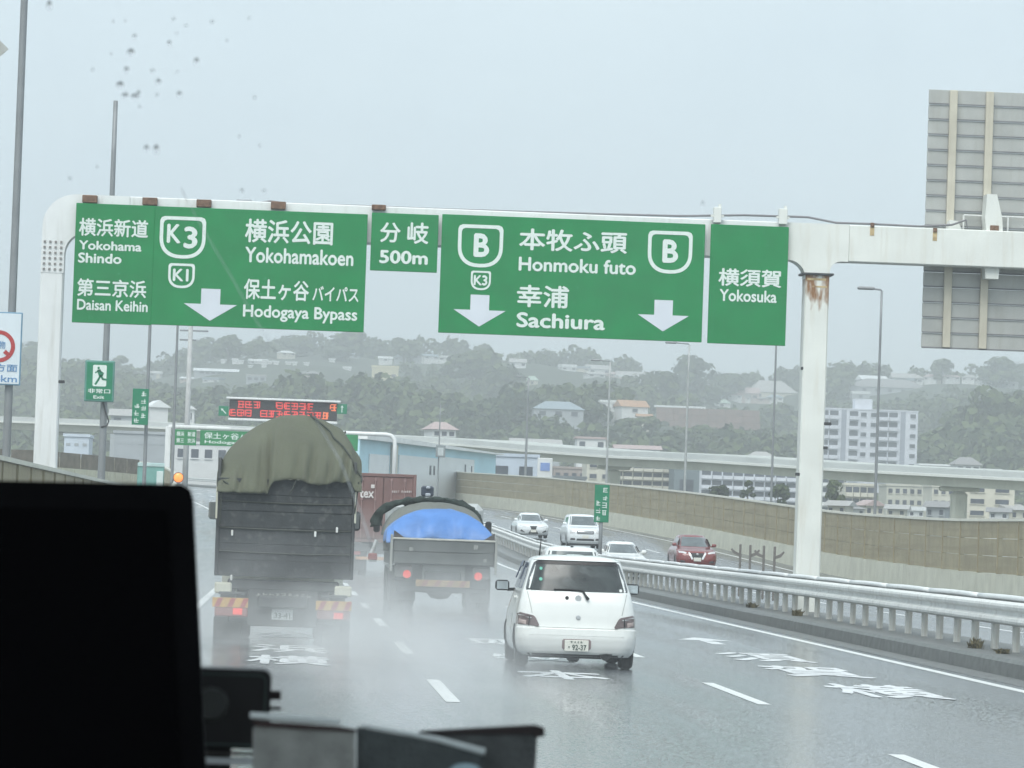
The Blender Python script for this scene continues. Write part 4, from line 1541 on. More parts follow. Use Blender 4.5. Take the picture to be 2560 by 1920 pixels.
# tie ropes hanging from the hem
for i, (x0, z0, x1, z1_) in enumerate(((xt(180), zt(620), xt(330), zt(688)), (xt(1030), zt(600), xt(1012), zt(800)), (xt(176), zt(640), xt(170), zt(900)), (xt(640), zt(592), xt(600), zt(690)))):
    g = MB().tube([(x0, -.10, z0), ((x0 + x1) / 2, -.115, (z0 + z1_) / 2 - .03), (x1, -.1, z1_)], .012, 5)
    g.build('rope', M('rope_dark', (.06, .065, .055), .8), tk)
# cargo body: boards
gz0, gz1 = zt(1215), zt(600)
g = MB().rng(-1.04, 1.04, .06, 5.9, gz0, zt(670))
g.build('cargo_load', M('load_dark', (.05, .055, .056), .9), tk)
nb = 6
for k in range(nb):
    a, b = gz0 + (gz1 - gz0) * k / nb, gz0 + (gz1 - gz0) * (k + 1) / nb
    g = MB().bbox((0, -.01 + rnd.uniform(-.006, .006), (a + b) / 2), (2.06, .05, b - a - .005), .004)
    g.build('gate_board', GATE, tk)
for sg in (-1, 1):
    for k in range(3):
        a, b = gz0 + .62 * k, gz0 + .62 * (k + 1)
        g = MB().bbox((sg * 1.065, 3.0, (a + b) / 2), (.05, 5.9, b - a - .015), .008)
        g.build('side_board', M('side_board_grey', (.07, .074, .073), .6, var=.15), tk)
    MB().bbox((sg * 1.06, -.005, (gz0 + gz1) / 2), (.055, .075, gz1 - gz0), .01).build('corner_post', GATE, tk)
    MB().bbox((sg * 1.085, -.02, zt(760)), (.035, .05, .5), .008).build('post_edge', CREAM, tk)
for zz in (zt(745), zt(912), zt(1060)):
    MB().tube([(-1.03, -.05, zz), (-.3, -.055, zz - .012), (.4, -.055, zz - .015), (1.03, -.05, zz)], .012, 5).build('rope', MATS['rope_dark'], tk)
for x, zz in ((xt(250), zt(945)), (xt(770), zt(935)), (xt(905), zt(905)), (xt(255), zt(1225))):
    MB().bbox((x, -.05, zz), (.035, .04, .09), .008).build('gate_latch', GALV, tk)
# lower frame
MB().bbox((0, .2, zt(1265)), (1.75, .3, .16), .02).build('rear_sill', CHASSIS, tk)
for sg in (-1, 1):
    MB().bbox((sg * .94, .08, zt(1290)), (.27, .16, .17), .02).build('cream_corner', CREAM, tk)
    MB().bbox((sg * .80, .02, zt(1322)), (.42, .06, .045), .01).build('hinge_bar', CHASSIS, tk)
    pl_ = thing  # noqa
    cxp = sg * .80 if sg > 0 else -.82
    plate = MB().bbox((cxp, -.02, zt(1381)), (.56, .02, .15), .004).build('reflector_plate', REFY, tk)
    for j in range(3):
        q = cxp - .2 + j * .2
        g = MB().prism([(q - .05, zt(1381) - .068), (q + .03, zt(1381) - .068), (q + .09, zt(1381) + .068), (q + .01, zt(1381) + .068)], -.036, -.031)
        g.build('red_stripe', REFR, plate)
    lz = zt(1440)
    lb = MB().bbox((sg * .80, .03, lz), (.52, .12, .15), .02).build('tail_lamp', M('truck_lamp_dull', (.30, .10, .09), .3, var=.2, coat=.3), tk)
    MB().bbox((sg * (.70 if sg < 0 else .88), -.035, lz - .01 * sg), (.15, .02, .10), .008).build('brake_light', LAMPON, lb)
    MB().bbox((sg * .86, .75, zt(1560)), (.44, .03, .42), .01).build('mud_flap', FLAP, tk)
    wheel(tk, sg * .88, 1.75, .41, .24, sg)
    wheel(tk, sg * .62, 1.75, .41, .24, sg)
    wheel(tk, sg * .90, 6.6, .41, .24, sg)
MB().bbox((0, .12, zt(1400)), (1.1, .12, .62), .02).build('rear_panel', CHASSIS, tk)
MB().bbox((0, 3.5, .62), (.8, 7.2, .2), .03).build('chassis_rail', CHASSIS, tk)
MB().bbox((0, .35, .34), (1.7, .1, .12), .02).build('underrun_bar', CHASSIS, tk)
g = MB().lathe([(-.85, .09), (-.25, .1), (-.18, .2), (0, .23), (.18, .2), (.25, .1), (.85, .09)], (0, 1.75, .42), 'X', 16)
g.build('rear_axle', CHASSIS, tk, smooth=True)
pp = MB().bbox((0, .04, zt(1446)), (.335, .012, .17), .006).build('number_plate', M('truck_plate', (.62, .66, .66), .5, var=.03), tk)
text(pp, '33-41', (0, .03, zt(1453)), .25, .085, PLATEG, .01)
lp_ = MB()
for j in range(9):
    glyph(lp_, xt(430) + j * .098, .05, zt(1325), .06, random.Random(20 + j), .085)
lp_.build('maker_lettering', M('letter_grey', (.40, .41, .38), .6), tk)
for xz in (495, 660):
    MB().lathe([(-.02, .03), (-.02, .042), (0, .045)], (xt(xz), .05, zt(1378)), 'Y', 12, True).build('plate_lamp', M('pale_lamp', (.42, .43, .38), .5), tk)
# cab ahead
MB().bbox((0, 7.0, 1.45), (2.08, 1.7, 1.7), .15).build('cab', CREAM, tk)
for sg, zc_ in ((-1, zt(820)), (1, zt(865))):
    o = MB().bbox((sg * 1.25, 7.5, zc_ + .06), (.17, .1, .34), .04).build('wing_mirror', BLACK if sg > 0 else M('mirror_chrome', (.5, .52, .52), .2, metal=.6), tk)
    MB().box((sg * 1.25, 7.445, zc_ + .06), (.12, .006, .27)).build('mirror_glass', M('mirror_glass2', (.12, .13, .13), .1), o)
    MB().tube([(sg * 1.18, 7.5, zc_ - .05), (sg * 1.02, 7.4, zc_ - .12)], .02, 6).build('mirror_arm', BLACK, o)

# ------------------------------------------------------------------ dump truck with blue sheet
DY = 91.7
dz_ = lambda yz: 5.183 - yz / 274
dx_ = lambda xz: (xz - 1575) / 274
dt = thing('dump_truck', 'grey dump truck with blue sheet over its load in the middle lane', 'truck', rp3(3.54, DY), .003)
DGREY = M('dump_grey', (.09, .10, .098), .6, var=.2, vs=3, streak=(.085, .09, .088), sk=.6, spot=(.24, .25, .24), sp=.7, ss=9)
BSHEET = M('blue_sheet', (.09, .23, .56), .5, var=.14, vs=2.5, bump=.5, bs=11)
gz0, gz1 = dz_(1135), dz_(985)
for k in range(2):
    a, b = gz0 + (gz1 - gz0) * k / 2, gz0 + (gz1 - gz0) * (k + 1) / 2
    MB().bbox((0, 0, (a + b) / 2), (2.30, .08, b - a - .012), .01).build('tailgate_panel', DGREY, dt)
MB().bbox((0, -.01, gz1 + .02), (2.36, .11, .045), .01).build('tailgate_rim', M('worn_rim', (.50, .50, .45), .5, var=.2, vs=8), dt)
for x, z, s_ in ((-.75, gz0 + .33, .09), (.73, gz0 + .42, .10), (.95, gz0 + .12, .08)):
    MB().bbox((x, -.045, z), (s_, .012, s_), .004).build('mud_splash', M('mud_pale', (.26, .27, .26), .8, var=.3, vs=20), dt)
for sg in (-1, 1):
    MB().bbox((sg * 1.19, 2.6, (gz0 + gz1) / 2 + .02), (.07, 5.2, gz1 - gz0 + .1), .012).build('side_panel', DGREY, dt)
    MB().bbox((sg * 1.2, -.02, (gz0 + gz1) / 2 - .04), (.06, .1, gz1 - gz0 + .3), .012).build('corner_post', M('corner_pale', (.32, .33, .31), .55), dt)
    g = MB().prism([(sg * 1.15, gz1 + .01), (sg * .86, gz1 + .01), (sg * 1.13, gz1 + .19), (sg * 1.16, gz1 + .2)], .0, .05)
    g.build('gusset', M('brown_black', (.035, .028, .028), .7), dt)
MB().bbox((0, 2.6, gz0 + .2), (2.3, 5.1, .4), .02).build('bed', DGREY, dt)
barc = [(dx_(x), dz_(y)) for x, y in ((1212, 1000), (1212, 935), (1240, 895), (1300, 850), (1370, 815), (1450, 790), (1540, 783), (1630, 788), (1710, 808), (1790, 850), (1850, 905), (1885, 945), (1890, 985))]
bh = lambda x: float(np.interp(x, [-1.4, -1.22, -1.16, 1.2], [dz_(1010), dz_(1010), gz1 + .03, gz1 + .03]))
tarp(dt, barc, bh, .8, 2.0, BSHEET, 'blue_sheet', .06, ((-.62, .16, .045, .9), (.18, .2, .04, .9), (.7, .12, .03, .9)), nu=60, nt_=18, nv=8, seed=9, y0=.06)
garc = [(dx_(x), dz_(y)) for x, y in ((1205, 960), (1215, 900), (1260, 830), (1320, 780), (1400, 755), (1500, 744), (1620, 744), (1720, 762), (1790, 800), (1835, 860), (1850, 930))]
tarp(dt, garc, lambda x: 1.3, .3, 4.6, M('grey_canvas', (.20, .21, .19), .8, var=.15, vs=2, bump=.3, bs=20), 'grey_cover', .04, (), nu=48, nt_=6, nv=12, seed=14, y0=1.7)
# bundled dark net over the cover
NET = M('dark_green_net', (.035, .05, .042), .9, var=.55, vs=7, bump=.9, bs=25)
na = lerp_poly([(dx_(x), dz_(y)) for x, y in ((1175, 900), (1172, 850), (1200, 800), (1260, 762), (1340, 738), (1440, 722), (1540, 716), (1640, 720), (1730, 742), (1790, 775), (1820, 820), (1836, 880))], 60)
g = MB()
pts, rs_ = [], []
for j, (x, z) in enumerate(na):
    e = abs(j / 59 - .5) * 2
    q = mnoise.noise((x * 4, 1.3, z * 4))
    pts.append((x, 4.2 + .1 * q, z - .02))
    rs_.append(.075 + .10 * max(0, e - .35) + .045 * q)
g.tube(pts, rs_, 10)
for v_i, vv in enumerate(g.v):
    q = mnoise.noise((vv[0] * 9, vv[1] * 9, vv[2] * 9)) * .06
    g.v[v_i] = (vv[0] + q, vv[1] + q, vv[2] + q * .8)
g.build('rolled_net', NET, dt, smooth=True)
MB().bbox((dx_(1515), 5.6, dz_(665)), (.30, .3, .26), .04).build('roof_lamp_box', M('dark_blue_box', (.06, .075, .11), .5), dt)
MB().bbox((dx_(1518), 5.42, dz_(688)), (.13, .05, .08), .02).build('roof_lamp', M('pale_lamp2', (.6, .64, .7), .3), dt)
MB().bbox((dx_(1518), 5.42, dz_(640)), (.10, .05, .07), .02).build('roof_lamp', MATS['pale_lamp2'], dt)
MB().bbox((0, 6.6, 1.65), (2.35, 1.9, 1.7), .15).build('cab', M('cab_white', (.6, .62, .62), .4), dt)
# rear lower
MB().bbox((.02, .3, dz_(1190)), (.98, .1, .36), .02).build('rear_panel', M('panel_pale', (.23, .25, .23), .6, var=.2), dt)
MB().bbox((0, .55, dz_(1190)), (2.2, .1, .4), .02).build('rear_crossmember', CHASSIS, dt)
band = MB().bbox((dx_(1578), .2, dz_(1255)), (1.24, .03, .155), .004).build('reflector_band', M('faded_yellow', (.42, .27, .12), .5, var=.25, vs=5), dt)
for j in range(4):
    q = dx_(1440) + j * .29
    MB().prism([(q, dz_(1255) - .07), (q + .11, dz_(1255) - .07), (q + .19, dz_(1255) + .07), (q + .08, dz_(1255) + .07)], .176, .182).build('stripe', M('faded_red', (.36, .15, .12), .5), band)
for sg in (-1, 1):
    lb = MB().bbox((sg * .90, .28, dz_(1185)), (.40, .12, .28), .03).build('tail_lamp', M('lamp_box_pale', (.30, .30, .29), .5, var=.15), dt)
    MB().lathe([(-.03, .01), (-.03, .085), (0, .095)], (sg * .82, .215, dz_(1203)), 'Y', 18, True).build('lit_lens', LAMPON, lb)
    MB().bbox((sg * .86, 1.1, .42), (.55, .03, .5), .01).build('mud_flap', FLAP, dt)
    for y_ in (1.7, 3.0, 6.6):
        wheel(dt, sg * 1.03, y_, .48, .27, sg)
        if y_ < 5:
            wheel(dt, sg * .74, y_, .48, .27, sg)
    MB().bbox((sg * 1.38, 7.2, 1.9), (.16, .1, .36), .04).build('wing_mirror', BLACK, dt)
MB().bbox((0, 3.8, .75), (.85, 7.2, .25), .03).build('chassis_rail', CHASSIS, dt)
MB().bbox((0, .6, .45), (2.1, .1, .12), .02).build('underrun_bar', CHASSIS, dt)
MB().lathe([(-1, .1), (-.3, .12), (-.2, .24), (0, .27), (.2, .24), (.3, .12), (1, .1)], (0, 1.7, .48), 'X', 16).build('rear_axle', CHASSIS, dt, smooth=True)
g = MB().tube([(dx_(1192), 5.9, dz_(1000)), (dx_(1160), 5.9, dz_(1090))], .05, 8)
g.build('marker_arm', WHITE, dt)
MB().bbox((dx_(1168), 5.85, dz_(1112)), (.22, .1, .16), .02).build('marker_plate', M('marker_red', (.45, .14, .13), .5), dt)
MB().bbox((dx_(1168), 5.86, dz_(1138)), (.22, .1, .05), .02).build('marker_white', WHITE, dt)

# ------------------------------------------------------------------ container trailer
CY = 150
k = CY / F
a, b = hit(879, 1180, CY), hit(1041, 1187, CY)
ctop = hit(960, 1184, CY).z
ct = thing('container_trailer', 'trailer carrying a brownish red shipping container, ahead of the dump truck', 'truck', ((a.x + b.x) / 2, CY, zr(CY)), head(CY))
CONT = M('container_red', (.19, .105, .095), .6, var=.16, vs=2, streak=(.15, .08, .07), sk=.5)
z1_ = ctop - zr(CY)
z0 = z1_ - 2.59
MB().rng(-1.2, 1.2, .1, 12.1, z0 + .02, z1_ - .02).build('container_box', CONT, ct)
g = MB()
for s_ in (-1, 1):
    for j in range(40):
        g.box((s_ * 1.205, .35 + j * .29, (z0 + z1_) / 2), (.03, .14, 2.3))
g.build('side_corrugation', CONT, ct)
for x in (-1.17, 1.17):
    MB().bbox((x, .06, (z0 + z1_) / 2), (.12, .14, 2.59), .012).build('corner_post', CONT, ct)
for z in (z0 + .06, z1_ - .06):
    MB().bbox((0, .06, z), (2.22, .12, .12), .012).build('end_rail', CONT, ct)
for s_ in (-1, 1):
    d_ = MB().bbox((s_ * .56, .05, (z0 + z1_) / 2), (1.09, .06, 2.3), .01).build('door', CONT, ct)
    for q in (.3, .8):
        MB().tube([(s_ * q, .0, z0 + .15), (s_ * q, .0, z1_ - .15)], .022, 6).build('lock_bar', M('lock_bar_grey', (.30, .19, .18), .5), d_)
        for zz in (z0 + .7, z0 + 1.6, z1_ - .25):
            MB().bbox((s_ * q, .0, zz), (.09, .05, .08), .01).build('bar_keeper', MATS['lock_bar_grey'], d_)
CWH = M('container_white', (.66, .62, .60), .6, var=.2, vs=9)
LZ = lambda px, py: (hit(px, py, CY).x - ct.location.x, hit(px, py, CY).z - ct.location.z)
x, z = LZ(917, 1235)
text(ct, 'tex', (x, -.03, z), 36 * k, 20 * k, CWH, .03)
x, z = LZ(932, 1216)
MB().box((x, -.03, z), (9 * k, .006, 9 * k)).build('logo_square', CWH, ct)
g = MB()
for j in range(11):
    x, z = LZ(982 + j * 4.6, 1229)
    if j not in (4,):
        glyph(g, x, -.03, z, 6 * k, random.Random(60 + j), 3.6 * k)
g.build('serial_lettering', CWH, ct)
x, z = LZ(1013, 1240)
MB().box((x, -.03, z - .2), (.5, .006, .12)).build('data_panel', M('data_pale', (.40, .34, .31), .6), ct)
MB().bbox((0, 6, z0 - .16), (.95, 12, .26), .03).build('chassis_rail', CHASSIS, ct)
MB().bbox((0, .15, z0 - .2), (2.4, .16, .28), .02).build('rear_bolster', CHASSIS, ct)
MB().bbox((-.2, .05, .62), (1.5, .04, .12), .01).build('reflector_band', M('orange_band', (.60, .30, .12), .5, var=.2), ct)
for s_ in (-1, 1):
    MB().bbox((s_ * .95, .06, .8), (.36, .1, .14), .02).build('tail_lamp', LAMPR, ct)
    for y_ in (1.6, 2.9):
        wheel(ct, s_ * 1.0, y_, .5, .3, s_)
        wheel(ct, s_ * .66, y_, .5, .3, s_)
    MB().bbox((s_ * .9, 1.0, .4), (.6, .03, .5), .01).build('mud_flap', FLAP, ct)
# tractor ahead
MB().bbox((0, 13.9, 1.9), (2.4, 2.2, 2.4), .2).build('cab', M('tractor_white', (.6, .61, .6), .4), ct)
for s_ in (-1, 1):
    wheel(ct, s_ * 1.0, 13.2, .5, .3, s_)
    wheel(ct, s_ * 1.0, 10.2, .5, .3, s_)

# teal van far ahead at the left
p = hit(378, 1157, 240)
vt = thing('teal_van', 'teal box van far ahead on the left behind the black monitor', 'van', (p.x, 240, 2.0), head(240))
TEAL = M('teal_paint', (.16, .36, .33), .4, var=.12, vs=2)
vh = p.z - 2.0
MB().bbox((0, 2.2, vh / 2 + .2), (1.6, 4.4, vh - .4), .06).build('box_body', TEAL, vt)
MB().bbox((.0, .0, vh - .12), (1.6, .12, .22), .02).build('roof_edge', M('teal_pale', (.45, .6, .6), .4), vt)
MB().bbox((.55, -.02, vh * .55), (.4, .08, vh * .6), .02).build('side_panel', M('teal_white', (.6, .7, .7), .4), vt)
MB().bbox((0, 5.2, 1.2), (1.5, 1.6, 1.6), .1).build('cab', MATS['teal_white'], vt)
for s_ in (-1, 1):
    for y_ in (.9, 5.0):
        wheel(vt, s_ * .66, y_, .36, .22, s_)
    MB().bbox((s_ * .7, -.03, .75), (.14, .06, .3), .02).build('tail_lamp', LAMPR, vt)
# ------------------------------------------------------------------ hill
def hill_z(X, Y):
    """a near wooded ridge, a dip with houses and a higher ridge behind"""
    h1 = float(np.interp(X * 1250 / max(Y, 1000), [-160, -90, -30, 20, 64, 105, 130, 165, 190, 220, 265, 320], [20, 20, 24, 28, 33, 40, 38, 24, 28, 40, 36, 30]))
    near = float(np.interp(Y, [900, 1000, 1060, 1250, 1330, 1460, 1600], [-8, -4, .18 * h1, h1, h1 * .97, .72 * h1, .66 * h1]))
    back = float(np.interp(Y, [1460, 1700, 1950, 2200, 2350, 2700], [0, 22, 50, 66, 66, 20]))
    lf = float(np.interp(X * 1250 / max(Y, 1000), [-300, -20, 70, 110], [1, 1, .35, 0]))
    back += lf * float(np.interp(Y, [1200, 1500, 1700, 1950, 2150], [0, 13, 14, 9, 3]))
    u = max(0, min(1, (Y - 1000) / 250))
    n = 3.5 * math.sin(X * .021 + 1.3) * math.sin(Y * .006 + .4) + 2.5 * math.sin(X * .047 + Y * .011) + 1.5 * math.sin(X * .09 - Y * .02)
    roll = max(0, min(1, (Y - 1600) / 300)) * (6 * math.sin(X * .018 + .6) + 4 * math.sin(X * .041 + 2.1))
    return near + back + u * n + roll


def on_hill(px, py):
    d = ray(px, py)
    Y = 940
    while Y < 2450:
        z = EYE.z + d.z * Y / d.y
        X = d.x * Y / d.y
        if z < hill_z(X, Y):
            return Vector((X, Y, z))
        Y += 4
    X = d.x * 2150 / d.y
    return Vector((X, 2150, hill_z(X, 2150) + 2))


g = MB()
xs, ys = list(range(-360, 641, 20)), list(range(900, 2661, 20))
g.add([(x, y, hill_z(x, y)) for y in ys for x in xs],
      [(j * len(xs) + i, j * len(xs) + i + 1, (j + 1) * len(xs) + i + 1, (j + 1) * len(xs) + i) for j in range(len(ys) - 1) for i in range(len(xs) - 1)])
struct('hill', g, M('hill_undergrowth', (.045, .06, .035), .95, var=.5, vs=.04), smooth=True)

# ------------------------------------------------------------------ viaduct
vp = [(-260, 1040, 610), (0, 1051, 590), (300, 1062, 570), (600, 1078, 552), (900, 1096, 535), (1157, 1110, 518), (1300, 1123, 503), (1521, 1139, 480), (1750, 1149, 455), (2100, 1172, 428), (2560, 1196, 398), (2950, 1217, 375)]
P = [hit(*q) for q in vp]
P2 = []
for a, b in zip(P, P[1:]):
    for i in range(4):
        P2.append(a.lerp(b, i / 4))
P2.append(P[-1])
va = thing('viaduct', 'pale concrete viaduct crossing the valley in front of the hillside', 'viaduct', (P[6].x, P[6].y, -8))
VO = Vector((-P[6].x, -P[6].y, 8))


def vsweep(prof):
    rings = []
    for i, p in enumerate(P2):
        d = (P2[min(i + 1, len(P2) - 1)] - P2[max(0, i - 1)])
        n = Vector((d.y, -d.x, 0)).normalized()
        rings.append([p + n * u + Vector((0, 0, v)) + VO for u, v in prof])
    return MB().loft(rings)


VC = M('viaduct_concrete', (.64, .65, .55), .8, var=.10, vs=.3, streak=(.38, .38, .33), sk=.4)
VPA = M('viaduct_parapet', (.56, .59, .58), .7, var=.08, vs=.3)
vsweep([(.0, 0), (.25, 0), (.25, .62), (.0, .62)]).build('parapet', VPA, va)
vsweep([(-8.3, 0), (-8.05, 0), (-8.05, .75), (-8.3, .75)]).build('parapet', VPA, va)
vsweep([(.32, -.28), (.32, -.02), (-8.4, -.02), (-8.4, -.28)]).build('deck_edge', M('deck_edge_white', (.72, .74, .70), .7, var=.05), va)
vsweep([(-.2, -.3), (-7.9, -.3), (-7.9, -.36), (-.2, -.36)]).build('deck_soffit', VC, va)
vsweep([(-.9, -.36), (-1.1, -1.25), (-6.6, -1.25), (-6.8, -.36)]).build('girder', VC, va)
for i in range(5, len(P2) - 2, 11):
    p = P2[i] + VO
    d = (P2[i + 1] - P2[i])
    n = Vector((d.y, -d.x, 0)).normalized()
    c = p - n * 3.9
    g = MB()
    g.bbox((c.x, c.y, (c.z - 1.76) / 2), (1.6, 1.8, c.z - 1.76), .3)
    pr_ = g.build('pier', VC, va)
    MB().bbox((c.x, c.y, c.z - 1.5), (4.0, 2.2, .5), .15).build('pier_cap', VC, pr_)
# left-hand ramp wall with brown fence
rw_ = [hit(-120, 1158, 235), hit(90, 1164, 240), hit(250, 1177, 246), hit(345, 1186, 252)]
ra = thing('ramp_barrier', 'cream concrete ramp wall with brown fence at left behind the white post', 'ramp wall', (rw_[1].x, rw_[1].y, 0))
RO = Vector((-rw_[1].x, -rw_[1].y, 0))
for a, b in zip(rw_, rw_[1:]):
    n = max(1, int((b - a).length / 1.2))
    for i in range(n):
        u, v = a.lerp(b, i / n) + RO, a.lerp(b, (i + .94) / n) + RO
        g = MB()
        g.add([(u.x, u.y, u.z - .75), (v.x, v.y, v.z - .75), (v.x, v.y, v.z), (u.x, u.y, u.z), (u.x, u.y + .3, u.z - .75), (v.x, v.y + .3, v.z - .75), (v.x, v.y + .3, v.z), (u.x, u.y + .3, u.z)],
              [(0, 1, 2, 3), (7, 6, 5, 4), (3, 2, 6, 7), (0, 4, 5, 1), (0, 3, 7, 4), (1, 5, 6, 2)])
        g.build('wall_block', M('cream_concrete', (.56, .55, .44), .75, var=.12, vs=2, streak=(.4, .38, .3), sk=.5), ra)
    n = max(1, int((b - a).length / 2))
    for i in range(n):
        u, v = a.lerp(b, i / n) + RO, a.lerp(b, (i + .97) / n) + RO
        g = MB()
        for (p0, p1, h0, h1, yo) in ((u, v, .01, .95, 2.0),):
            g.add([(p0.x, p0.y + yo, p0.z + h0), (p1.x, p1.y + yo, p1.z + h0), (p1.x, p1.y + yo, p1.z + h1), (p0.x, p0.y + yo, p0.z + h1), (p0.x, p0.y + yo + .1, p0.z + h0), (p1.x, p1.y + yo + .1, p1.z + h0), (p1.x, p1.y + yo + .1, p1.z + h1), (p0.x, p0.y + yo + .1, p0.z + h1)],
                  [(0, 1, 2, 3), (7, 6, 5, 4), (3, 2, 6, 7), (0, 4, 5, 1), (0, 3, 7, 4), (1, 5, 6, 2)])
        g.build('fence_panel', M('brown_fence', (.17, .15, .125), .8, var=.3, vs=2), ra)
g = MB()
for a, b in zip(rw_, rw_[1:]):
    a, b = a + RO, b + RO
    g.add([(a.x, a.y - .1, a.z - 8), (b.x, b.y - .1, b.z - 8), (b.x, b.y + 3, b.z - .78), (a.x, a.y + 3, a.z - .78), (a.x, a.y - .1, a.z - .78), (b.x, b.y - .1, b.z - .78)], [(0, 1, 5, 4), (4, 5, 2, 3)])
g.build('ramp_embankment', CONC, ra)

# ------------------------------------------------------------------ buildings
WINB = M('far_window', (.06, .07, .09), .3, var=.3, vs=.8)
EXCL = []


def block(name, label, x0, y0, x1, y1, Y, depth, mat, floors, bays, style='balcony', zb=-8, rz=0, trim=None):
    """flat-roofed building: picture box at distance Y"""
    a, b = hit(x0, (y0 + y1) / 2, Y), hit(x1, (y0 + y1) / 2, Y)
    top, bot = hit((x0 + x1) / 2, y0, Y).z, hit((x0 + x1) / 2, y1, Y).z
    W_ = b.x - a.x
    t = thing(name, label, 'building', ((a.x + b.x) / 2, Y, zb), rz)
    Hh_ = top - zb
    vis = top - bot
    MB().rng(-W_ / 2, W_ / 2, 0, depth, 0, Hh_).build('wall', mat, t)
    MB().rng(-W_ / 2 - .15, W_ / 2 + .15, -.15, depth + .1, Hh_, Hh_ + .35).build('roof_edge', trim or mat, t)
    fh = vis / floors
    bw = W_ / max(1, bays)
    for f in range(floors):
        z = Hh_ - (f + 1) * fh
        for i in range(bays):
            cx = -W_ / 2 + bw * (i + .5)
            st = style
            if style == 'mixed':
                st = ('balcony', 'balcony', 'stair', 'balcony', 'window', 'window', 'balcony', 'balcony', 'stair', 'window')[i % 10]
            if st == 'stair':
                MB().box((cx, -.03, z + fh * .5), (bw * .5, .1, fh * .97)).build('stairwell', cmat('stair_dark', (.30, .33, .39)), t)
            elif st == 'plain':
                MB().box((cx, -.02, z + fh * .6), (bw * .5, .06, fh * .14)).build('window', GRW, t)
            elif st == 'balcony':
                o = MB().box((cx, -.03, z + fh * .62), (bw * .86, .1, fh * .5)).build('window', WINB, t)
                MB().box((cx, -.5, z + fh * .2), (bw * .9, 1.0, fh * .36)).build('balcony', trim or mat, t)
            else:
                o = MB().box((cx, -.02, z + fh * .55), (bw * .55, .08, fh * .42)).build('window', WINB, t)
                MB().box((cx, -.08, z + fh * .32), (bw * .62, .16, fh * .06)).build('sill', trim or mat, o)
    return t


def cmat(n, c, **k):
    return M(n, c, .8, var=k.get('var', .08), vs=.4, streak=tuple(x * .75 for x in c), sk=.35)


LAV = cmat('lavender_wall', (.62, .65, .71))
BEI = cmat('beige_wall', (.56, .55, .47))
WHW = cmat('white_wall', (.68, .70, .70))
GRW = cmat('grey_wall', (.36, .39, .41))
CRW = cmat('cream_wall', (.60, .58, .49))
t = block('apartment_block', 'pale lavender apartment block with balconies right of the rusty gantry post', 2046, 1026, 2293, 1200, 1090, 14, LAV, 7, 10, 'mixed', 2)
MB().rng(-3.6, 1.2, 2, 7, t_h := hit(2160, 1026, 1090).z - 2, t_h + 3.2).build('stair_tower', LAV, t)
block('apartment_block', 'beige apartment block with rows of windows behind the vertical teal sign', 1466, 1152, 1530, 1260, 620, 10, BEI, 4, 2, 'window')
block('apartment_block', 'beige grey apartment block under the viaduct with dark balcony rows', 1531, 1158, 1680, 1264, 650, 12, BEI, 5, 6, 'balcony')
block('tower_block', 'plain dark grey tall block under the viaduct', 1684, 1170, 1747, 1290, 640, 9, cmat('slate_wall', (.15, .19, .21)), 1, 1, 'window')
block('apartment_block', 'long lavender apartment block left of the rusty gantry post under viaduct', 1751, 1176, 1990, 1300, 720, 11, LAV, 5, 9, 'balcony')
block('apartment_block', 'small white apartment block just right of the gantry post under viaduct', 2052, 1192, 2110, 1290, 700, 9, WHW, 4, 3, 'balcony')
block('low_building', 'flat cream store with dark window bands near the right picture edge', 2412, 1212, 2536, 1300, 520, 9, CRW, 3, 2, 'window')
block('low_building', 'tan two storey building left of the cream store at the right', 2330, 1218, 2404, 1300, 600, 9, BEI, 3, 4, 'window')
block('low_building', 'grey cream low building right of the lamp post above tan barrier', 2216, 1216, 2325, 1300, 640, 9, cmat('grey_cream', (.50, .50, .43)), 3, 6, 'window')
block('low_building', 'cream low building between gantry post and lamp post above barrier', 2112, 1214, 2185, 1300, 620, 9, CRW, 3, 4, 'balcony')
block('low_building', 'low lavender flat roofed building left of the beige apartments', 1382, 1197, 1464, 1250, 500, 9, LAV, 1, 3, 'window')
block('low_building', 'brown roofed low building under the viaduct behind lavender roof', 1384, 1172, 1466, 1215, 640, 9, cmat('brown_grey', (.34, .29, .27)), 1, 4, 'window')
block('white_store', 'white low store building behind the distant gantry at left', 436, 1112, 640, 1165, 520, 10, WHW, 1, 6, 'window')
block('low_building', 'bluish grey low building between white gantry post and exit sign', 160, 1092, 222, 1140, 480, 9, cmat('bluish_wall', (.55, .62, .70)), 1, 3, 'plain')
block('low_building', 'grey low building right of the exit sign post', 285, 1085, 420, 1140, 500, 9, GRW, 1, 5, 'plain')
block('warehouse', 'pale grey lavender warehouse right of the light blue warehouse', 1222, 1142, 1345, 1240, 440, 14, cmat('pale_lavender', (.50, .57, .66)), 1, 2, 'window')
p = hit(1363, 1145, 430)
t = thing('pylon_sign', 'tall white pylon sign with a blue square beside the warehouse', 'sign', (p.x, 430, -8))
hh = p.z + 8
MB().bbox((0, 0, hh / 2), (1.6, .5, hh), .05).build('pylon', WHW, t)
MB().box((0, -.28, hh - .95), (1.0, .08, .85)).build('blue_panel', M('pylon_blue', (.18, .28, .58), .5), t)
MB().box((.1, -.28, hh - 2.3), (.6, .06, .5)).build('grey_panel', GRW, t)

# light blue warehouse, front slanting away to the right
LB = cmat('light_blue_wall', (.52, .78, .88))
a, b = hit(900, 1097, 335), hit(1240, 1137, 378)
L_ = Vector((b.x - a.x, b.y - a.y, 0))
t = thing('blue_warehouse', 'light blue warehouse with white wall panels and long white eaves', 'warehouse', (a.x, a.y, -8), math.atan2(L_.y, L_.x))
ln = L_.length
h0, h1 = a.z + 8, b.z + 8


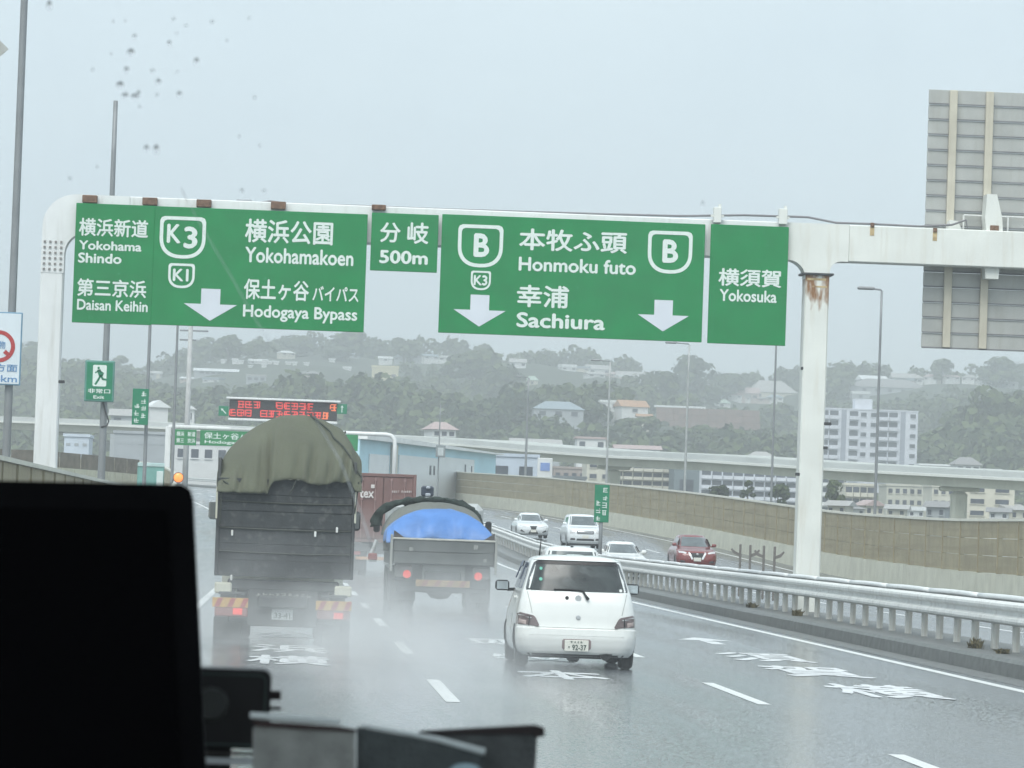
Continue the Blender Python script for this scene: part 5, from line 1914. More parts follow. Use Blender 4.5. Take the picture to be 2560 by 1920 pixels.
def along(px):
    """distance along the front where the sight line of picture column px meets it"""
    d = ray(px, 1130)
    q = d.x / d.y
    return ln * (q * a.y - a.x) / (L_.x - q * L_.y)


MB().add([(0, 0, 0), (ln, 0, 0), (ln, 0, h1), (0, 0, h0), (0, 4, 0), (ln, 8, 0), (ln, 8, h1), (0, 4, h0)], [(0, 1, 2, 3), (5, 4, 7, 6), (3, 2, 6, 7), (0, 3, 7, 4), (1, 5, 6, 2)]).build('wall', LB, t)
MB().add([(-.1, -.7, h0 - .02), (ln + .4, -.7, h1 - .02), (ln + .4, -.7, h1 + .1), (-.1, -.7, h0 + .5), (-.1, 4, h0), (ln + .4, 8, h1 + .02), (ln + .4, 8, h1 + .1), (-.1, 4, h0 + .5)], [(0, 1, 2, 3), (3, 2, 6, 7), (0, 4, 5, 1), (0, 3, 7, 4), (1, 5, 6, 2)]).build('eaves', M('eaves_white', (.78, .80, .80), .5), t)
for x0_, x1_, dr in ((922, 971, 1.05), (996, 1092, .9), (1096, 1184, .7)):
    u0, u1 = along(x0_), along(x1_)
    MB().rng(u0, u1, -.12, -.02, 0, min(h0, h1) - dr).build('white_panel', M('panel_white', (.82, .86, .87), .6, var=.05, vs=.5), t)
MB().rng(along(976), along(990), -.2, -.02, 0, min(h0, h1) - .1).build('corner_strip', M('cream_strip', (.68, .68, .60), .6), t)
MB().tube([(along(974), -.3, 0), (along(974), -.3, h0 - .2)], .08, 8).build('drain_pipe', POLE, t)
for px_, dz_w, ww in ((1072, 1.9, .5), (1082, 1.9, .4), (1160, 1.5, .35), (1176, 1.6, .3)):
    u = along(px_)
    MB().rng(u, u + ww, -.16, -.12, h1 - dz_w - .5, h1 - dz_w + .3).build('window', WINB, t)


def house(label, px, py, wpx, hpx, wallm, roofm, roof='gable', rz=0., Y=None, rh=.45, win=2, name='house'):
    """house whose visible foot is at picture point (px, py) on the hill"""
    p = on_hill(px, py) if Y is None else hit(px, py, Y)
    k = p.y / F
    W_, H_ = wpx * k, hpx * k
    D_ = max(6, W_ * .7)
    t = thing(name, label, 'house', p, rz)
    EXCL.append((p.x, p.y, W_ / 2 + 2.5, H_, p.z))
    hw_ = H_ * (1 - rh)
    MB().rng(-W_ / 2, W_ / 2, 0, D_, -11, hw_).build('wall', wallm, t)
    e = .5
    if roof == 'hip':
        g = MB().add([(-W_ / 2 - e, -e, hw_), (W_ / 2 + e, -e, hw_), (W_ / 2 + e, D_ + e, hw_), (-W_ / 2 - e, D_ + e, hw_), (-W_ * .25, D_ / 2, H_), (W_ * .25, D_ / 2, H_)],
                     [(0, 1, 5, 4), (1, 2, 5), (2, 3, 4, 5), (3, 0, 4), (0, 3, 2, 1)])
    elif roof == 'gable':      # ridge along x, slope faces the road
        g = MB().add([(-W_ / 2 - e, -e, hw_), (W_ / 2 + e, -e, hw_), (W_ / 2 + e, D_ + e, hw_), (-W_ / 2 - e, D_ + e, hw_), (-W_ / 2 - e, D_ / 2, H_), (W_ / 2 + e, D_ / 2, H_)],
                     [(0, 1, 5, 4), (2, 3, 4, 5), (1, 2, 5), (3, 0, 4), (0, 3, 2, 1)])
    elif roof == 'end':        # gable end faces the road
        g = MB().add([(-W_ / 2 - e, -e, hw_), (W_ / 2 + e, -e, hw_), (0, -e, H_), (-W_ / 2 - e, D_ + e, hw_), (W_ / 2 + e, D_ + e, hw_), (0, D_ + e, H_)],
                     [(0, 1, 2), (4, 3, 5), (0, 2, 5, 3), (1, 4, 5, 2), (0, 3, 4, 1)])
    else:
        g = MB().rng(-W_ / 2 - .3, W_ / 2 + .3, -.3, D_ + .3, hw_, H_)
    g.build('roof', roofm, t)
    for i in range(win):
        cx = W_ * (-.32 + .64 * i / max(1, win - 1)) if win > 1 else 0
        o = MB().box((cx, -.03, hw_ * .55), (min(2.0, W_ * .2), .1, min(1.5, hw_ * .45))).build('window', WINB, t)
        MB().box((cx, -.1, hw_ * .55 - min(.8, hw_ * .25)), (min(2.2, W_ * .24), .2, .12)).build('sill', wallm, o)
    return t


RB = M('blue_grey_roof', (.26, .32, .36), .6, var=.1)
RO_ = M('orange_tile_roof', (.42, .25, .15), .7, var=.15)
RG = M('grey_tile_roof', (.26, .26, .26), .7, var=.12)
RGL = M('pale_grey_roof', (.38, .38, .37), .7, var=.12)
RP = M('pink_tile_roof', (.42, .33, .32), .7, var=.15)
RGN = M('pale_green_roof', (.36, .45, .38), .6, var=.1)
RW_ = M('white_roof', (.74, .77, .78), .5, var=.05)
house('house with blue grey hip roof and two storeys among dark trees', 1396, 1048, 125, 46, GRW, RB, 'hip', win=3, Y=1225)
house('house with orange tiled roof and white gable on the hillside', 1587, 1038, 70, 38, WHW, RO_, 'gable', .3, win=1, Y=1235)
house('small white flat roofed house left of the orange roof', 1522, 1024, 42, 24, WHW, RW_, 'flat', win=2, rh=.25, Y=1240)
house('house with pale orange lower roof below the orange roof', 1612, 1050, 34, 16, CRW, RO_, 'gable', win=0, Y=1228)
house('small house with pale green roof above the red brown bank', 1805, 1020, 42, 22, WHW, RGN, 'hip', win=1)
house('large hall with broad grey roof left of the gantry post on the hill', 1935, 1000, 118, 50, CRW, RGL, 'hip', .12, rh=.62, win=3)
house('broad grey hip roofed hall on the wooded hill above lavender apartments', 2225, 985, 205, 40, GRW, RG, 'hip', rh=.6, win=5)
house('small white balcony house under the broad grey hip roof', 2152, 1000, 44, 22, GRW, RW_, 'flat', win=1, rh=.3)
house('white house with pinkish roof directly above the viaduct left of centre', 1110, 1098, 60, 44, WHW, RP, 'hip', .2, Y=640, win=3)
house('white block house with a barred window above the viaduct', 1478, 1128, 72, 36, WHW, RP, 'flat', Y=760, win=2, rh=.15)
for i_, (px_, wp, hp_, rf, rm, wm) in enumerate(((2090, 44, 40, 'gable', RGL, CRW), (2140, 40, 30, 'hip', RG, WHW), (2186, 46, 44, 'end', RP, CRW), (2240, 44, 34, 'gable', RGL, BEI), (2290, 40, 30, 'flat', RW_, WHW), (2338, 46, 46, 'gable', RG, GRW), (2392, 44, 32, 'hip', RP, CRW), (2446, 40, 38, 'end', RGL, BEI), (2496, 46, 34, 'gable', RG, WHW), (2548, 46, 44, 'gable', RGL, CRW))):
    house(('first', 'second', 'third', 'fourth', 'fifth', 'sixth', 'seventh', 'eighth', 'ninth', 'tenth')[i_] + ' small house from the gantry post rightwards along the top of the tan barrier', px_, 1290 + i_ * 1.5, wp, hp_, wm, rm, rf, (-.3, .2, .1, -.2, .3)[i_ % 5], Y=455 + (i_ * 37) % 90, win=2, rh=.35)
house('long low house with pinkish roof above the viaduct', 1595, 1136, 110, 24, WHW, RP, 'gable', Y=760, win=4)
house('long low grey roofed house above the viaduct at centre', 1340, 1126, 120, 30, GRW, RGL, 'gable', Y=760, win=4)
house('white low house with a roof light above the viaduct left of gantry post', 1905, 1158, 58, 30, LAV, RGL, 'hip', Y=740, win=2)
house('white gabled house with dark windows above viaduct at right', 2420, 1186, 62, 44, WHW, RG, 'hip', Y=700, win=3)
house('low white annexe right of the lavender apartments above viaduct', 2345, 1182, 90, 22, WHW, RW_, 'flat', Y=760, win=4, rh=.2)
house('small white annexe at far right above the viaduct', 2478, 1188, 44, 16, WHW, RW_, 'flat', Y=720, win=2, rh=.3)
house('white pentagon shaped house end left of the distant gantry', 396, 1062, 46, 62, WHW, RW_, 'end', .2, Y=700, win=0, rh=.3)
house('narrow white house left of the message display', 477, 1062, 14, 48, WHW, RW_, 'end', Y=720, win=1, rh=.2)
house('grey roofed long house left of the white pentagon house', 322, 1062, 90, 40, GRW, RGL, 'gable', Y=760, win=2)
house('pale yellow building half hidden by trees below the small green sign', 962, 962, 66, 48, M('yellow_wall', (.60, .55, .36), .8), M('yellow_edge', (.62, .57, .36), .7), 'flat', win=2, rh=.12)
house('white roofed house on the crest below right large sign', 1678, 908, 46, 18, GRW, RW_, 'gable', win=1)
house('pinkish house on the crest left of the gantry post', 1870, 946, 60, 34, M('pink_wall', (.50, .43, .40), .8), RP, 'gable', win=3)
house('grey terraced house on the crest under the right large sign', 1598, 938, 110, 30, M('pinkgrey_wall', (.42, .41, .41), .8), RGL, 'gable', win=5)
house('white gabled house just under the right large sign', 1500, 900, 60, 26, WHW, RGL, 'gable', .3, win=2)
house('small white house among trees right of the yellow building', 1295, 918, 40, 22, WHW, RGL, 'gable', win=2)
house('small cream house with trees right of centre on the hill', 1330, 965, 30, 26, CRW, RGN, 'hip', win=1)
house('tiny white house under the small 分岐 sign', 965, 872, 34, 14, WHW, RW_, 'gable', win=1)
house('tiny white house right of the 分岐 sign on the crest', 1064, 872, 18, 14, WHW, RW_, 'gable', win=1)
house('white roofed house on the crest right of the gantry post', 2100, 906, 60, 24, WHW, RW_, 'gable', win=2)
house('pale house with white roof on the crest behind the lamp post', 2190, 900, 70, 26, GRW, RW_, 'gable', .2, win=3)
house('grey house on the crest right of the lamp post', 2262, 924, 60, 28, GRW, RGL, 'gable', win=3)
house('small pale roofed house on the crest next to the sign back', 2290, 900, 40, 20, WHW, RGL, 'hip', win=1)
house('long white roofed school building among trees on the left hillside', 540, 938, 110, 18, GRW, RW_, 'gable', win=6)
house('small white house with three windows on the left hillside', 640, 956, 50, 20, GRW, RGL, 'flat', win=3, rh=.2)
house('tiny white house left of the lamp post on the hillside', 312, 896, 20, 10, WHW, RW_, 'flat', win=0)
house('tiny cream house near the lamp posts on the left hillside', 392, 918, 18, 12, CRW, RW_, 'flat', win=0)
house('small white house near the yellow building to its lower left', 868, 985, 36, 16, WHW, RGL, 'gable', win=1)
house('tiny white house above the yellow building', 868, 925, 20, 9, WHW, RW_, 'flat', win=0)
for i, (px, py) in enumerate(((558, 906), (587, 906), (601, 908), (632, 908), (646, 910), (661, 908), (675, 910), (690, 912), (721, 912), (737, 914), (766, 913), (830, 906), (626, 921), (660, 918))):
    house('small white shed in a row among trees on the left hillside', px, py, 11 + i % 3 * 2, 8 + i % 2 * 2, WHW, RW_, 'flat', win=0, rh=.3, name='shed')['group'] = 'white sheds on the left hillside'

r_h = random.Random(21)
for x0_, x1_, y0_, y1_, n in ((985, 1330, 866, 905, 9), (1420, 1960, 880, 950, 20), (2050, 2550, 884, 940, 17), (380, 900, 872, 965, 9)):
    for i in range(n):
        wl = r_h.choice((WHW, GRW, CRW, MATS['pink_wall'], WHW))
        house('small pale house among the trees on the far hillside', x0_ + (x1_ - x0_) * (i + r_h.random()) / n, r_h.uniform(y0_, y1_), r_h.uniform(22, 46), r_h.uniform(11, 17), wl,
              r_h.choice((RG, RGL, RW_, RB, RP)), r_h.choice(('gable', 'hip', 'flat', 'gable')), r_h.uniform(-.5, .5), win=2)['group'] = 'small houses on the far hillside'
# red-brown bank with retaining wall courses
a, b = on_hill(1660, 1072), on_hill(1890, 1072)
Yb = (a.y + b.y) / 2
t = thing('retaining_wall', 'long red brown retaining wall with a pale top on the hillside', 'retaining wall', (hit(1770, 1072, Yb).x, Yb, hit(1770, 1072, Yb).z))
k = Yb / F
BRN = M('red_brown_wall', (.20, .125, .10), .85, var=.3, vs=.4, streak=(.13, .10, .08), sk=.5)
for i in range(3):
    for j in range(6):
        MB().bbox((-130 * k + 43.5 * k * (j + .5), i * 2.0, 17 * k * (i + .5)), (43 * k, 2.2, 17 * k - .12), .1).build('wall_panel', BRN, t)
MB().bbox((-70 * k, 4, 53 * k), (130 * k, 2.4, 5 * k), .1).build('pale_coping', RW_, t)
EXCL.append((t.location.x, Yb, 135 * k, 54 * k, t.location.z))

# ------------------------------------------------------------------ trees
FOL = bpy.data.materials.new('foliage')
FOL.use_nodes = True
n_, l_ = FOL.node_tree.nodes, FOL.node_tree.links
bs_ = n_['Principled BSDF']
bs_.inputs['Roughness'].default_value = .75
bs_.inputs['Specular IOR Level'].default_value = .2
ge = n_.new('ShaderNodeNewGeometry')
tc_ = n_.new('ShaderNodeTexCoord')
at = n_.new('ShaderNodeObjectInfo')
nn = n_.new('ShaderNodeTexNoise')
nn.inputs['Scale'].default_value = .07
nn.inputs['Detail'].default_value = 2
l_.new(ge.outputs['Position'], nn.inputs['Vector'])
ad = n_.new('ShaderNodeMath')
ad.operation = 'MULTIPLY_ADD'
ad.inputs[1].default_value = .42
l_.new(ge.outputs['Random Per Island'], ad.inputs[0])
l_.new(nn.outputs['Fac'], ad.inputs[2])
cr = n_.new('ShaderNodeValToRGB')
cr.color_ramp.elements[0].position, cr.color_ramp.elements[1].position = .42, .9
cr.color_ramp.elements[0].color = (.018, .032, .015, 1)
cr.color_ramp.elements[1].color = (.095, .125, .045, 1)
l_.new(ad.outputs[0], cr.inputs['Fac'])
l_.new(cr.outputs['Color'], bs_.inputs['Base Color'])
BARK = M('bark', (.09, .075, .06), .9, var=.3, bump=.4)


def crown_arrays(seed, H_, R_, nq, conic=False):
    r = np.random.RandomState(seed)
    nl = r.randint(8, 13)
    lob = []
    for i in range(nl):
        zz = r.uniform(.14, .92)
        rad = R_ * (1.05 - zz if conic else math.sqrt(max(.05, 1 - ((zz - .55) / .5) ** 2)) * .62)
        a = r.uniform(0, 6.28)
        lob.append((rad * math.cos(a), rad * math.sin(a), zz * H_, R_ * (r.uniform(.25, .4) if conic else r.uniform(.36, .56))))
    lob.append((0, 0, H_ * .78, R_ * (.3 if conic else .6)))
    lob = np.array(lob)
    idx = r.randint(0, len(lob), nq)
    d = r.normal(size=(nq, 3))
    d[:, 2] += .35
    d /= np.linalg.norm(d, axis=1)[:, None]
    c = lob[idx, :3] + d * lob[idx, 3:4] * r.uniform(.72, 1.1, (nq, 1)) * np.array([1, 1, .85])
    nrm = d + r.normal(size=(nq, 3)) * .35
    nrm /= np.linalg.norm(nrm, axis=1)[:, None]
    u = np.cross(nrm, r.normal(size=(nq, 3)))
    u /= np.linalg.norm(u, axis=1)[:, None]
    v = np.cross(nrm, u)
    s = r.uniform(.32, .75, (nq, 1)) * R_ / 5
    q = np.stack([c - u * s - v * s * .7, c + u * s - v * s, c + u * s * .8 + v * s, c - u * s + v * s * .8], 1)
    return q                         # nq,4,3


def quads_mesh(name, q):
    q = q.reshape(-1, 3)
    me = bpy.data.meshes.new(name)
    n = len(q)
    me.vertices.add(n)
    me.vertices.foreach_set('co', q.astype(np.float32).ravel())
    me.loops.add(n)
    me.loops.foreach_set('vertex_index', np.arange(n, dtype=np.int32))
    me.polygons.add(n // 4)
    me.polygons.foreach_set('loop_start', np.arange(0, n, 4, dtype=np.int32))
    me.polygons.foreach_set('loop_total', np.full(n // 4, 4, dtype=np.int32))
    me.update(calc_edges=True)
    me.materials.append(FOL)
    return me


def blocked(X, Y, r_, h_):
    for ex_, ey, ew, eh, ez in EXCL:
        if -(380 if eh > 1.9 else 120) < Y - ey < 6:
            # would the crown cover the house in the picture?
            if abs(X / Y - ex_ / ey) * Y < ew + r_:
                zt_ = hill_z(X, Y) + h_
                if (zt_ - EYE.z) / Y > (ez + eh * .3 - EYE.z) / ey:
                    return True
    return False


variants = [crown_arrays(100 + i, 1.0, .55, 230) for i in range(6)]
r = np.random.RandomState(5)
parts_ = []
cnt = 0
while cnt < 3000:
    Y = 1015 + 1320 * r.rand() ** 1.1
    X = Y / F * r.uniform(-1080, 2150)
    h_ = r.uniform(7, 16)
    if Y > 1650 and r.rand() < .3:
        cnt += .3
        continue
    if blocked(X, Y, h_ * .75, h_):
        cnt += .25
        continue
    q = variants[r.randint(6)].copy()
    a = r.uniform(0, 6.28)
    R2 = np.array([[math.cos(a), -math.sin(a), 0], [math.sin(a), math.cos(a), 0], [0, 0, 1]])
    q = (q @ R2.T) * np.array([h_ * r.uniform(.9, 1.2), h_ * 1.0, h_]) + np.array([X, Y, hill_z(X, Y) - h_ * .18])
    parts_.append(q)
    cnt += 1
wood = quads_mesh('hillside_wood', np.concatenate(parts_))
o = obj('hillside_wood', wood, FOL)
tag(o, 'dense dark wood covering the hazy hillside behind the viaduct', 'wood', kind='stuff')

tree_vars = []
for i in range(5):
    conic = i == 4
    cm = quads_mesh('crown', crown_arrays(300 + i, 1.0, .5 if not conic else .3, 900, conic))
    g = MB()
    g.tube([(0, 0, -.25), (.01, 0, .15), (-.01, .01, .4), (.01, 0, .7), (0, 0, .85)], [.035, .03, .024, .014, .005], 7)
    for k_ in range(5):
        a = k_ * 1.3 + i
        g.tube([(0, 0, .3 + .07 * k_), (.13 * math.cos(a), .13 * math.sin(a), .45 + .08 * k_), (.24 * math.cos(a), .24 * math.sin(a), .55 + .07 * k_)], [.014, .009, .004], 5)
    tm_ = g.mesh('trunk')
    tm_.materials.append(BARK)
    tree_vars.append((cm, tm_))


def tree(label, px, py_base, py_top, var, wid=1.0, Y=None):
    p = on_hill(px, py_base) if Y is None else hit(px, py_base, Y)
    h_ = (py_base - py_top) * p.y / F
    t = thing('tree', label, 'tree', p, rnd.uniform(0, 6.28), 'trees that stand out on the hillside')
    for nm, me in zip(('crown', 'trunk'), tree_vars[var]):
        o = bpy.data.objects.new(nm, me)
        COL.objects.link(o)
        o.parent = t
        o.scale = (h_ * wid, h_ * wid, h_)
    return t


for a in (('big dark round tree at far right below the sign back', 2490, 1120, 985, 0, 1.15), ('broad dark tree right of the lavender apartments', 2400, 1125, 1010, 1, 1.2),
          ('green tree behind the right corner of lavender apartments', 2325, 1110, 1005, 2, 1.15), ('dark tree at the right picture edge above viaduct', 2560, 1150, 1030, 3, 1.2),
          ('olive green tree low on the slope above the white annexe', 2380, 1165, 1075, 2, 1.3), ('rounded skyline tree under the left part of the sign back', 2355, 930, 884, 1, 1.3),
          ('wide skyline tree under the right part of the sign back', 2490, 945, 884, 0, 1.7), ('large dark tree left of the large grey hall', 1745, 1010, 905, 0, 1.3),
          ('dark tree between orange roof and grey terraced house', 1640, 1010, 930, 3, 1.4), ('broad yellowish green tree at the centre of the hillside', 1180, 990, 885, 1, 1.5),
          ('dark rounded tree left of the blue roofed house', 1270, 1050, 930, 0, 1.2), ('tall pointed conifer on the left skyline', 297, 915, 826, 4, 1.5),
          ('skyline tree between white gantry post and pointed conifer', 205, 915, 850, 1, 1.3), ('tall tree at far left behind the prohibition sign', 72, 905, 815, 3, 1.1),
          ('round skyline tree under the large K3 sign left part', 500, 905, 842, 0, 1.5), ('round skyline tree under the white arrow of the K3 sign', 570, 900, 842, 2, 1.4),
          ('low skyline tree above the row of white sheds', 635, 905, 858, 1, 1.6), ('broad skyline tree under 保土ヶ谷 lettering', 735, 895, 840, 3, 1.8),
          ('broad skyline tree below the right end of the K3 sign', 860, 905, 835, 0, 1.8), ('skyline tree directly under the small 分岐 sign', 1010, 890, 838, 2, 1.5),
          ('small skyline conifer right of the 分岐 sign', 1040, 885, 842, 4, 1.2), ('dark tree below the yellow building', 1000, 1035, 945, 3, 1.5),
          ('dark tree just right of the blue roofed house', 1490, 1075, 1010, 1, 1.3), ('tree covering the slope below the orange roof', 1600, 1110, 1045, 2, 1.6),
          ('dark tree below the red brown retaining wall', 1740, 1130, 1070, 0, 1.7), ('tree right of the retaining wall by the gantry post', 1935, 1110, 1020, 1, 1.3),
          ('brownish tree behind the rusty gantry post on its right', 2085, 1000, 925, 2, 1.3), ('tree on the crest left of the gantry post', 1820, 930, 874, 3, 1.6),
          ('small dark conifer in front of the lavender apartments under viaduct', 1868, 1255, 1195, 4, 1.1, 480), ('leafy tree at the base of the lavender apartments left end', 1796, 1255, 1215, 2, 1.3, 480),
          ('leafy tree between lavender apartments and gantry post', 1945, 1262, 1215, 1, 1.2, 480), ('dark bushy tree right of small white apartments', 2090, 1262, 1205, 0, .9, 480)):
    tree(*a)
# ------------------------------------------------------------------ the bus the picture is taken from
CAB = M('cab_lining', (.035, .036, .038), .9, var=.2)
bus = thing('bus_cab', 'dark front cabin of the bus around the camera', 'bus')
MB().rng(-1.22, 1.22, -2.5, 3.05, .78, .84).build('floor', CAB, bus)
MB().rng(-1.22, 1.22, -2.5, 2.75, 3.02, 3.08).build('roof', CAB, bus)
for sg in (-1, 1):
    MB().rng(min(sg * 1.22, sg * 1.27), max(sg * 1.22, sg * 1.27), -2.5, 3.05, .3, 1.3).build('side_wall', CAB, bus)
MB().rng(-1.22, 1.22, -2.56, -2.5, .3, 1.7).build('rear_bulkhead', CAB, bus)
for sg in (-1, 1):
    for y_ in (-2.45, .3, 2.7):
        MB().box((sg * 1.245, y_, 2.17), (.05, .09, 1.72)).build('window_pillar', CAB, bus)
MB().rng(-1.22, 1.22, 3.0, 3.06, .3, 1.28).build('front_panel', CAB, bus)
MB().rng(-1.22, 1.22, 2.2, 3.0, 1.22, 1.28).build('dashboard', CAB, bus)

# windscreen with rain drops and a wiped streak
GL = bpy.data.materials.new('windscreen_glass')
GL.use_nodes = True
n_, l_ = GL.node_tree.nodes, GL.node_tree.links
n_.clear()
oo = n_.new('ShaderNodeOutputMaterial')
tr = n_.new('ShaderNodeBsdfTransparent')
tr.inputs['Color'].default_value = (.985, .995, .99, 1)
gs = n_.new('ShaderNodeBsdfGlossy')
gs.inputs['Roughness'].default_value = .02
mxs = n_.new('ShaderNodeMixShader')
mxs.inputs['Fac'].default_value = .004
l_.new(tr.outputs[0], mxs.inputs[1])
l_.new(gs.outputs[0], mxs.inputs[2])
# a thin film of rain on the outside scatters a little daylight inwards
fi = n_.new('ShaderNodeBsdfTranslucent')
fi.inputs['Color'].default_value = (.95, .98, 1, 1)
fn = n_.new('ShaderNodeTexNoise')
fn.inputs['Scale'].default_value = 9
fn.inputs['Detail'].default_value = 4
ft = n_.new('ShaderNodeTexCoord')
l_.new(ft.outputs['Object'], fn.inputs['Vector'])
fr = n_.new('ShaderNodeMapRange')
for k_, v_ in (('From Min', .3), ('From Max', .7), ('To Min', .016), ('To Max', .028)):
    fr.inputs[k_].default_value = v_
l_.new(fn.outputs['Fac'], fr.inputs['Value'])
mx2 = n_.new('ShaderNodeMixShader')
l_.new(fr.outputs['Result'], mx2.inputs['Fac'])
l_.new(mxs.outputs[0], mx2.inputs[1])
l_.new(fi.outputs[0], mx2.inputs[2])
l_.new(mx2.outputs[0], oo.inputs['Surface'])
WATER = bpy.data.materials.new('water')
WATER.use_nodes = True
wb = WATER.node_tree.nodes['Principled BSDF']
wb.inputs['Transmission Weight'].default_value = 1
wb.inputs['Roughness'].default_value = .02
wb.inputs['IOR'].default_value = 1.33
ws = thing('windscreen', 'rain spotted windscreen pane of the bus', 'windscreen', (0, 3.03, 1.3))
WSO = Vector((0, -3.03, -1.3))
g = MB()
g.rng(-1.2, 1.2, .0008, .0068, 0, 1.7)
g.build('pane', GL, ws)
r = random.Random(4)
drops = [(123, 15, 7, 12), (336, 92, 5, 6), (327, 132, 10, 9), (316, 176, 7, 8), (300, 214, 10, 9), (313, 240, 9, 7), (336, 242, 9, 7), (346, 236, 5, 9), (396, 205, 7, 7), (491, 154, 7, 9), (448, 236, 7, 7), (423, 108, 6, 6), (366, 372, 7, 8), (390, 375, 7, 12), (381, 177, 5, 4), (434, 48, 4, 4), (465, 64, 4, 3), (393, 238, 4, 4), (530, 55, 5, 4), (1757, 508, 4, 4), (605, 478, 5, 5), (175, 447, 4, 4), (243, 417, 3, 3), (661, 478, 4, 4)]
for i in range(12):
    drops.append((r.uniform(200, 680), r.uniform(10, 420), r.uniform(2, 3.5), r.uniform(2, 4)))
for px, py, rx, rz_ in drops:
    p = hit(px, py, 3.03) + WSO
    k = 3.03 / F
    rings = []
    for j in range(6):
        t_ = math.pi / 2 * j / 5
        rr, yy = math.cos(t_), -math.sin(t_)
        rings.append([Vector((p.x + rx * k * max(rr, .02) * math.cos(a_ * math.pi / 7), -.0003 + yy * rx * k * .32, p.z + rz_ * k * max(rr, .02) * math.sin(a_ * math.pi / 7) * (1.15 if math.sin(a_ * math.pi / 7) > 0 else .9))) for a_ in range(14)])
    MB().loft(rings, True).build('rain_drop', WATER, ws, smooth=True)
for pts, rad in (([(452, 470), (500, 560), (560, 660), (640, 800), (690, 880)], .0002), ([(765, 1010), (850, 1150), (905, 1290), (930, 1370)], .00045)):
    g = MB().tube([hit(px, py, 3.025) + WSO for px, py in pts], rad, 5)
    g.build('water_streak', WATER, ws, smooth=True)

# black monitor at lower left
MY = 2.45
k = MY / F
MONB = M('monitor_black', (.006, .006, .007), .8, var=.25, vs=20, spec=.08)
c = hit(500, 1560, MY)
mo = thing('monitor', 'large black monitor filling the lower left corner', 'monitor', (hit(200, 1500, MY).x, MY, 1.28))
L = lambda px, py: hit(px, py, MY) - mo.location
tl, tr_, br_ = L(-240, 1197), L(470, 1212), L(518, 1990)
poly = [(tl.x, tl.z), (tr_.x - .004, tr_.z), (tr_.x + .0015, tr_.z - .003), (tr_.x + .0035, tr_.z - .009), (br_.x, br_.z), (tl.x, br_.z)]
MB().prism(poly, -.012, .012).build('casing', MONB, mo)
inn = [(tl.x + .012, tl.z - .016), (tr_.x - .012, tr_.z - .016), (br_.x - .016, br_.z + .012), (tl.x + .012, br_.z + .012)]
MB().prism(inn, -.0135, -.0125).build('screen', M('dead_screen', (.0012, .0012, .002), .6, spec=.06), mo)
MB().rng(-.03, .03, .0, .02, 0, br_.z + .01).build('stand', BLACK, mo)
# small dash camera
DYY = 2.62
dc = thing('dash_camera', 'small black camera box with a round knob beside the monitor', 'camera', (hit(600, 1760, DYY).x, DYY, 1.28))
L = lambda px, py: hit(px, py, DYY) - dc.location
a, b = L(470, 1668), L(672, 1872)
MB().prism(rrect(a.x, b.x, b.z, a.z, .006), -.01, .03).build('case', BLACK, dc)
e_ = .0030
MB().band(rrect(a.x + e_ + .001, b.x - e_ - .001, b.z + e_, a.z - e_ - .001, .004), rrect(a.x + e_, b.x - e_, b.z + e_ - .001, a.z - e_, .005), -.0112, -.0102).build('rim_highlight', M('rim_teal', (.05, .08, .075), .4), dc)
kx = L(530, 1757)
MB().lathe([(-.02, .004), (-.02, .0095), (-.01, .011), (-.0105, .0115)], (kx.x, 0, kx.z), 'Y', 24, True).build('knob', M('knob_grey', (.05, .055, .052), .5, var=.3), dc)
for y0_, y1_ in ((1728, 1750), (1768, 1776)):
    p0, p1 = L(674, y0_), L(702, y1_)
    MB().rng(b.x - .001, p1.x, 0, .012, p1.z, p0.z).build('side_button', M('brownish_plastic', (.02, .010, .011), .6), dc)
MB().rng(a.x, a.x + .03, 0, .02, 0, b.z + .002).build('mount', BLACK, dc)
p0, p1 = L(515, 1878), L(632, 1888)
MB().rng(p0.x, p1.x, -.004, .004, p1.z - .0, p0.z).build('base_strip', M('base_grey', (.10, .095, .085), .6), dc)
p0, p1 = L(512, 1892), L(633, 1912)
MB().rng(p0.x, p1.x, -.004, .004, p1.z, p0.z).build('white_strip', M('strip_white', (.75, .80, .80), .5), dc)
# folded grey document holder
HY = 2.35
ho = thing('document_holder', 'grey folded panel holder with edge glints built as tubes at the bottom edge', 'holder', (hit(900, 1900, HY).x, HY, 1.28))
L = lambda px, py: hit(px, py, HY) - ho.location
def pan(pts, y0, y1):
    return MB().prism([(L(*p).x, L(*p).z) for p in pts], y0, y1)
pan([(632, 2050), (632, 1822), (640, 1815), (888, 1832), (888, 2050)], -.004, .004).build('left_panel', M('grey_felt', (.36, .37, .345), .95, var=.2, vs=60, bump=.3, bs=400), ho)
pan([(890, 2050), (892, 1818), (1000, 1838), (1100, 1855), (1205, 1880), (1205, 2050)], .000, .008).build('middle_panel', M('dark_felt', (.105, .12, .12), .95, var=.2, vs=60, bump=.3, bs=400), ho)
pan([(1050, 2050), (1050, 1833), (1348, 1822), (1334, 2050)], .012, .018).build('right_panel', M('dark_felt2', (.13, .14, .138), .95, var=.2, vs=60, bump=.3, bs=400), ho)
EDGE_GLINT = M('pale_glint', (.80, .86, .84), .45, var=.08)  # pale tubes imitate light reflected along the panel edges
g = MB().tube([L(625, 1788) , L(740, 1797), L(850, 1805)], [.0019, .0022, .0016], 8)
g.build('edge_glint', EDGE_GLINT, ho, smooth=True)
g = MB().tube([L(905, 1814), L(1000, 1830), L(1100, 1850), L(1212, 1880)], [.0010, .0012, .0018, .0022], 8)
g.build('edge_glint', EDGE_GLINT, ho, smooth=True)
pan([(630, 1800), (850, 1815), (890, 1822), (890, 1830), (640, 1815)], -.006, -.004).build('brown_edge', M('edge_brown', (.05, .03, .028), .7), ho)
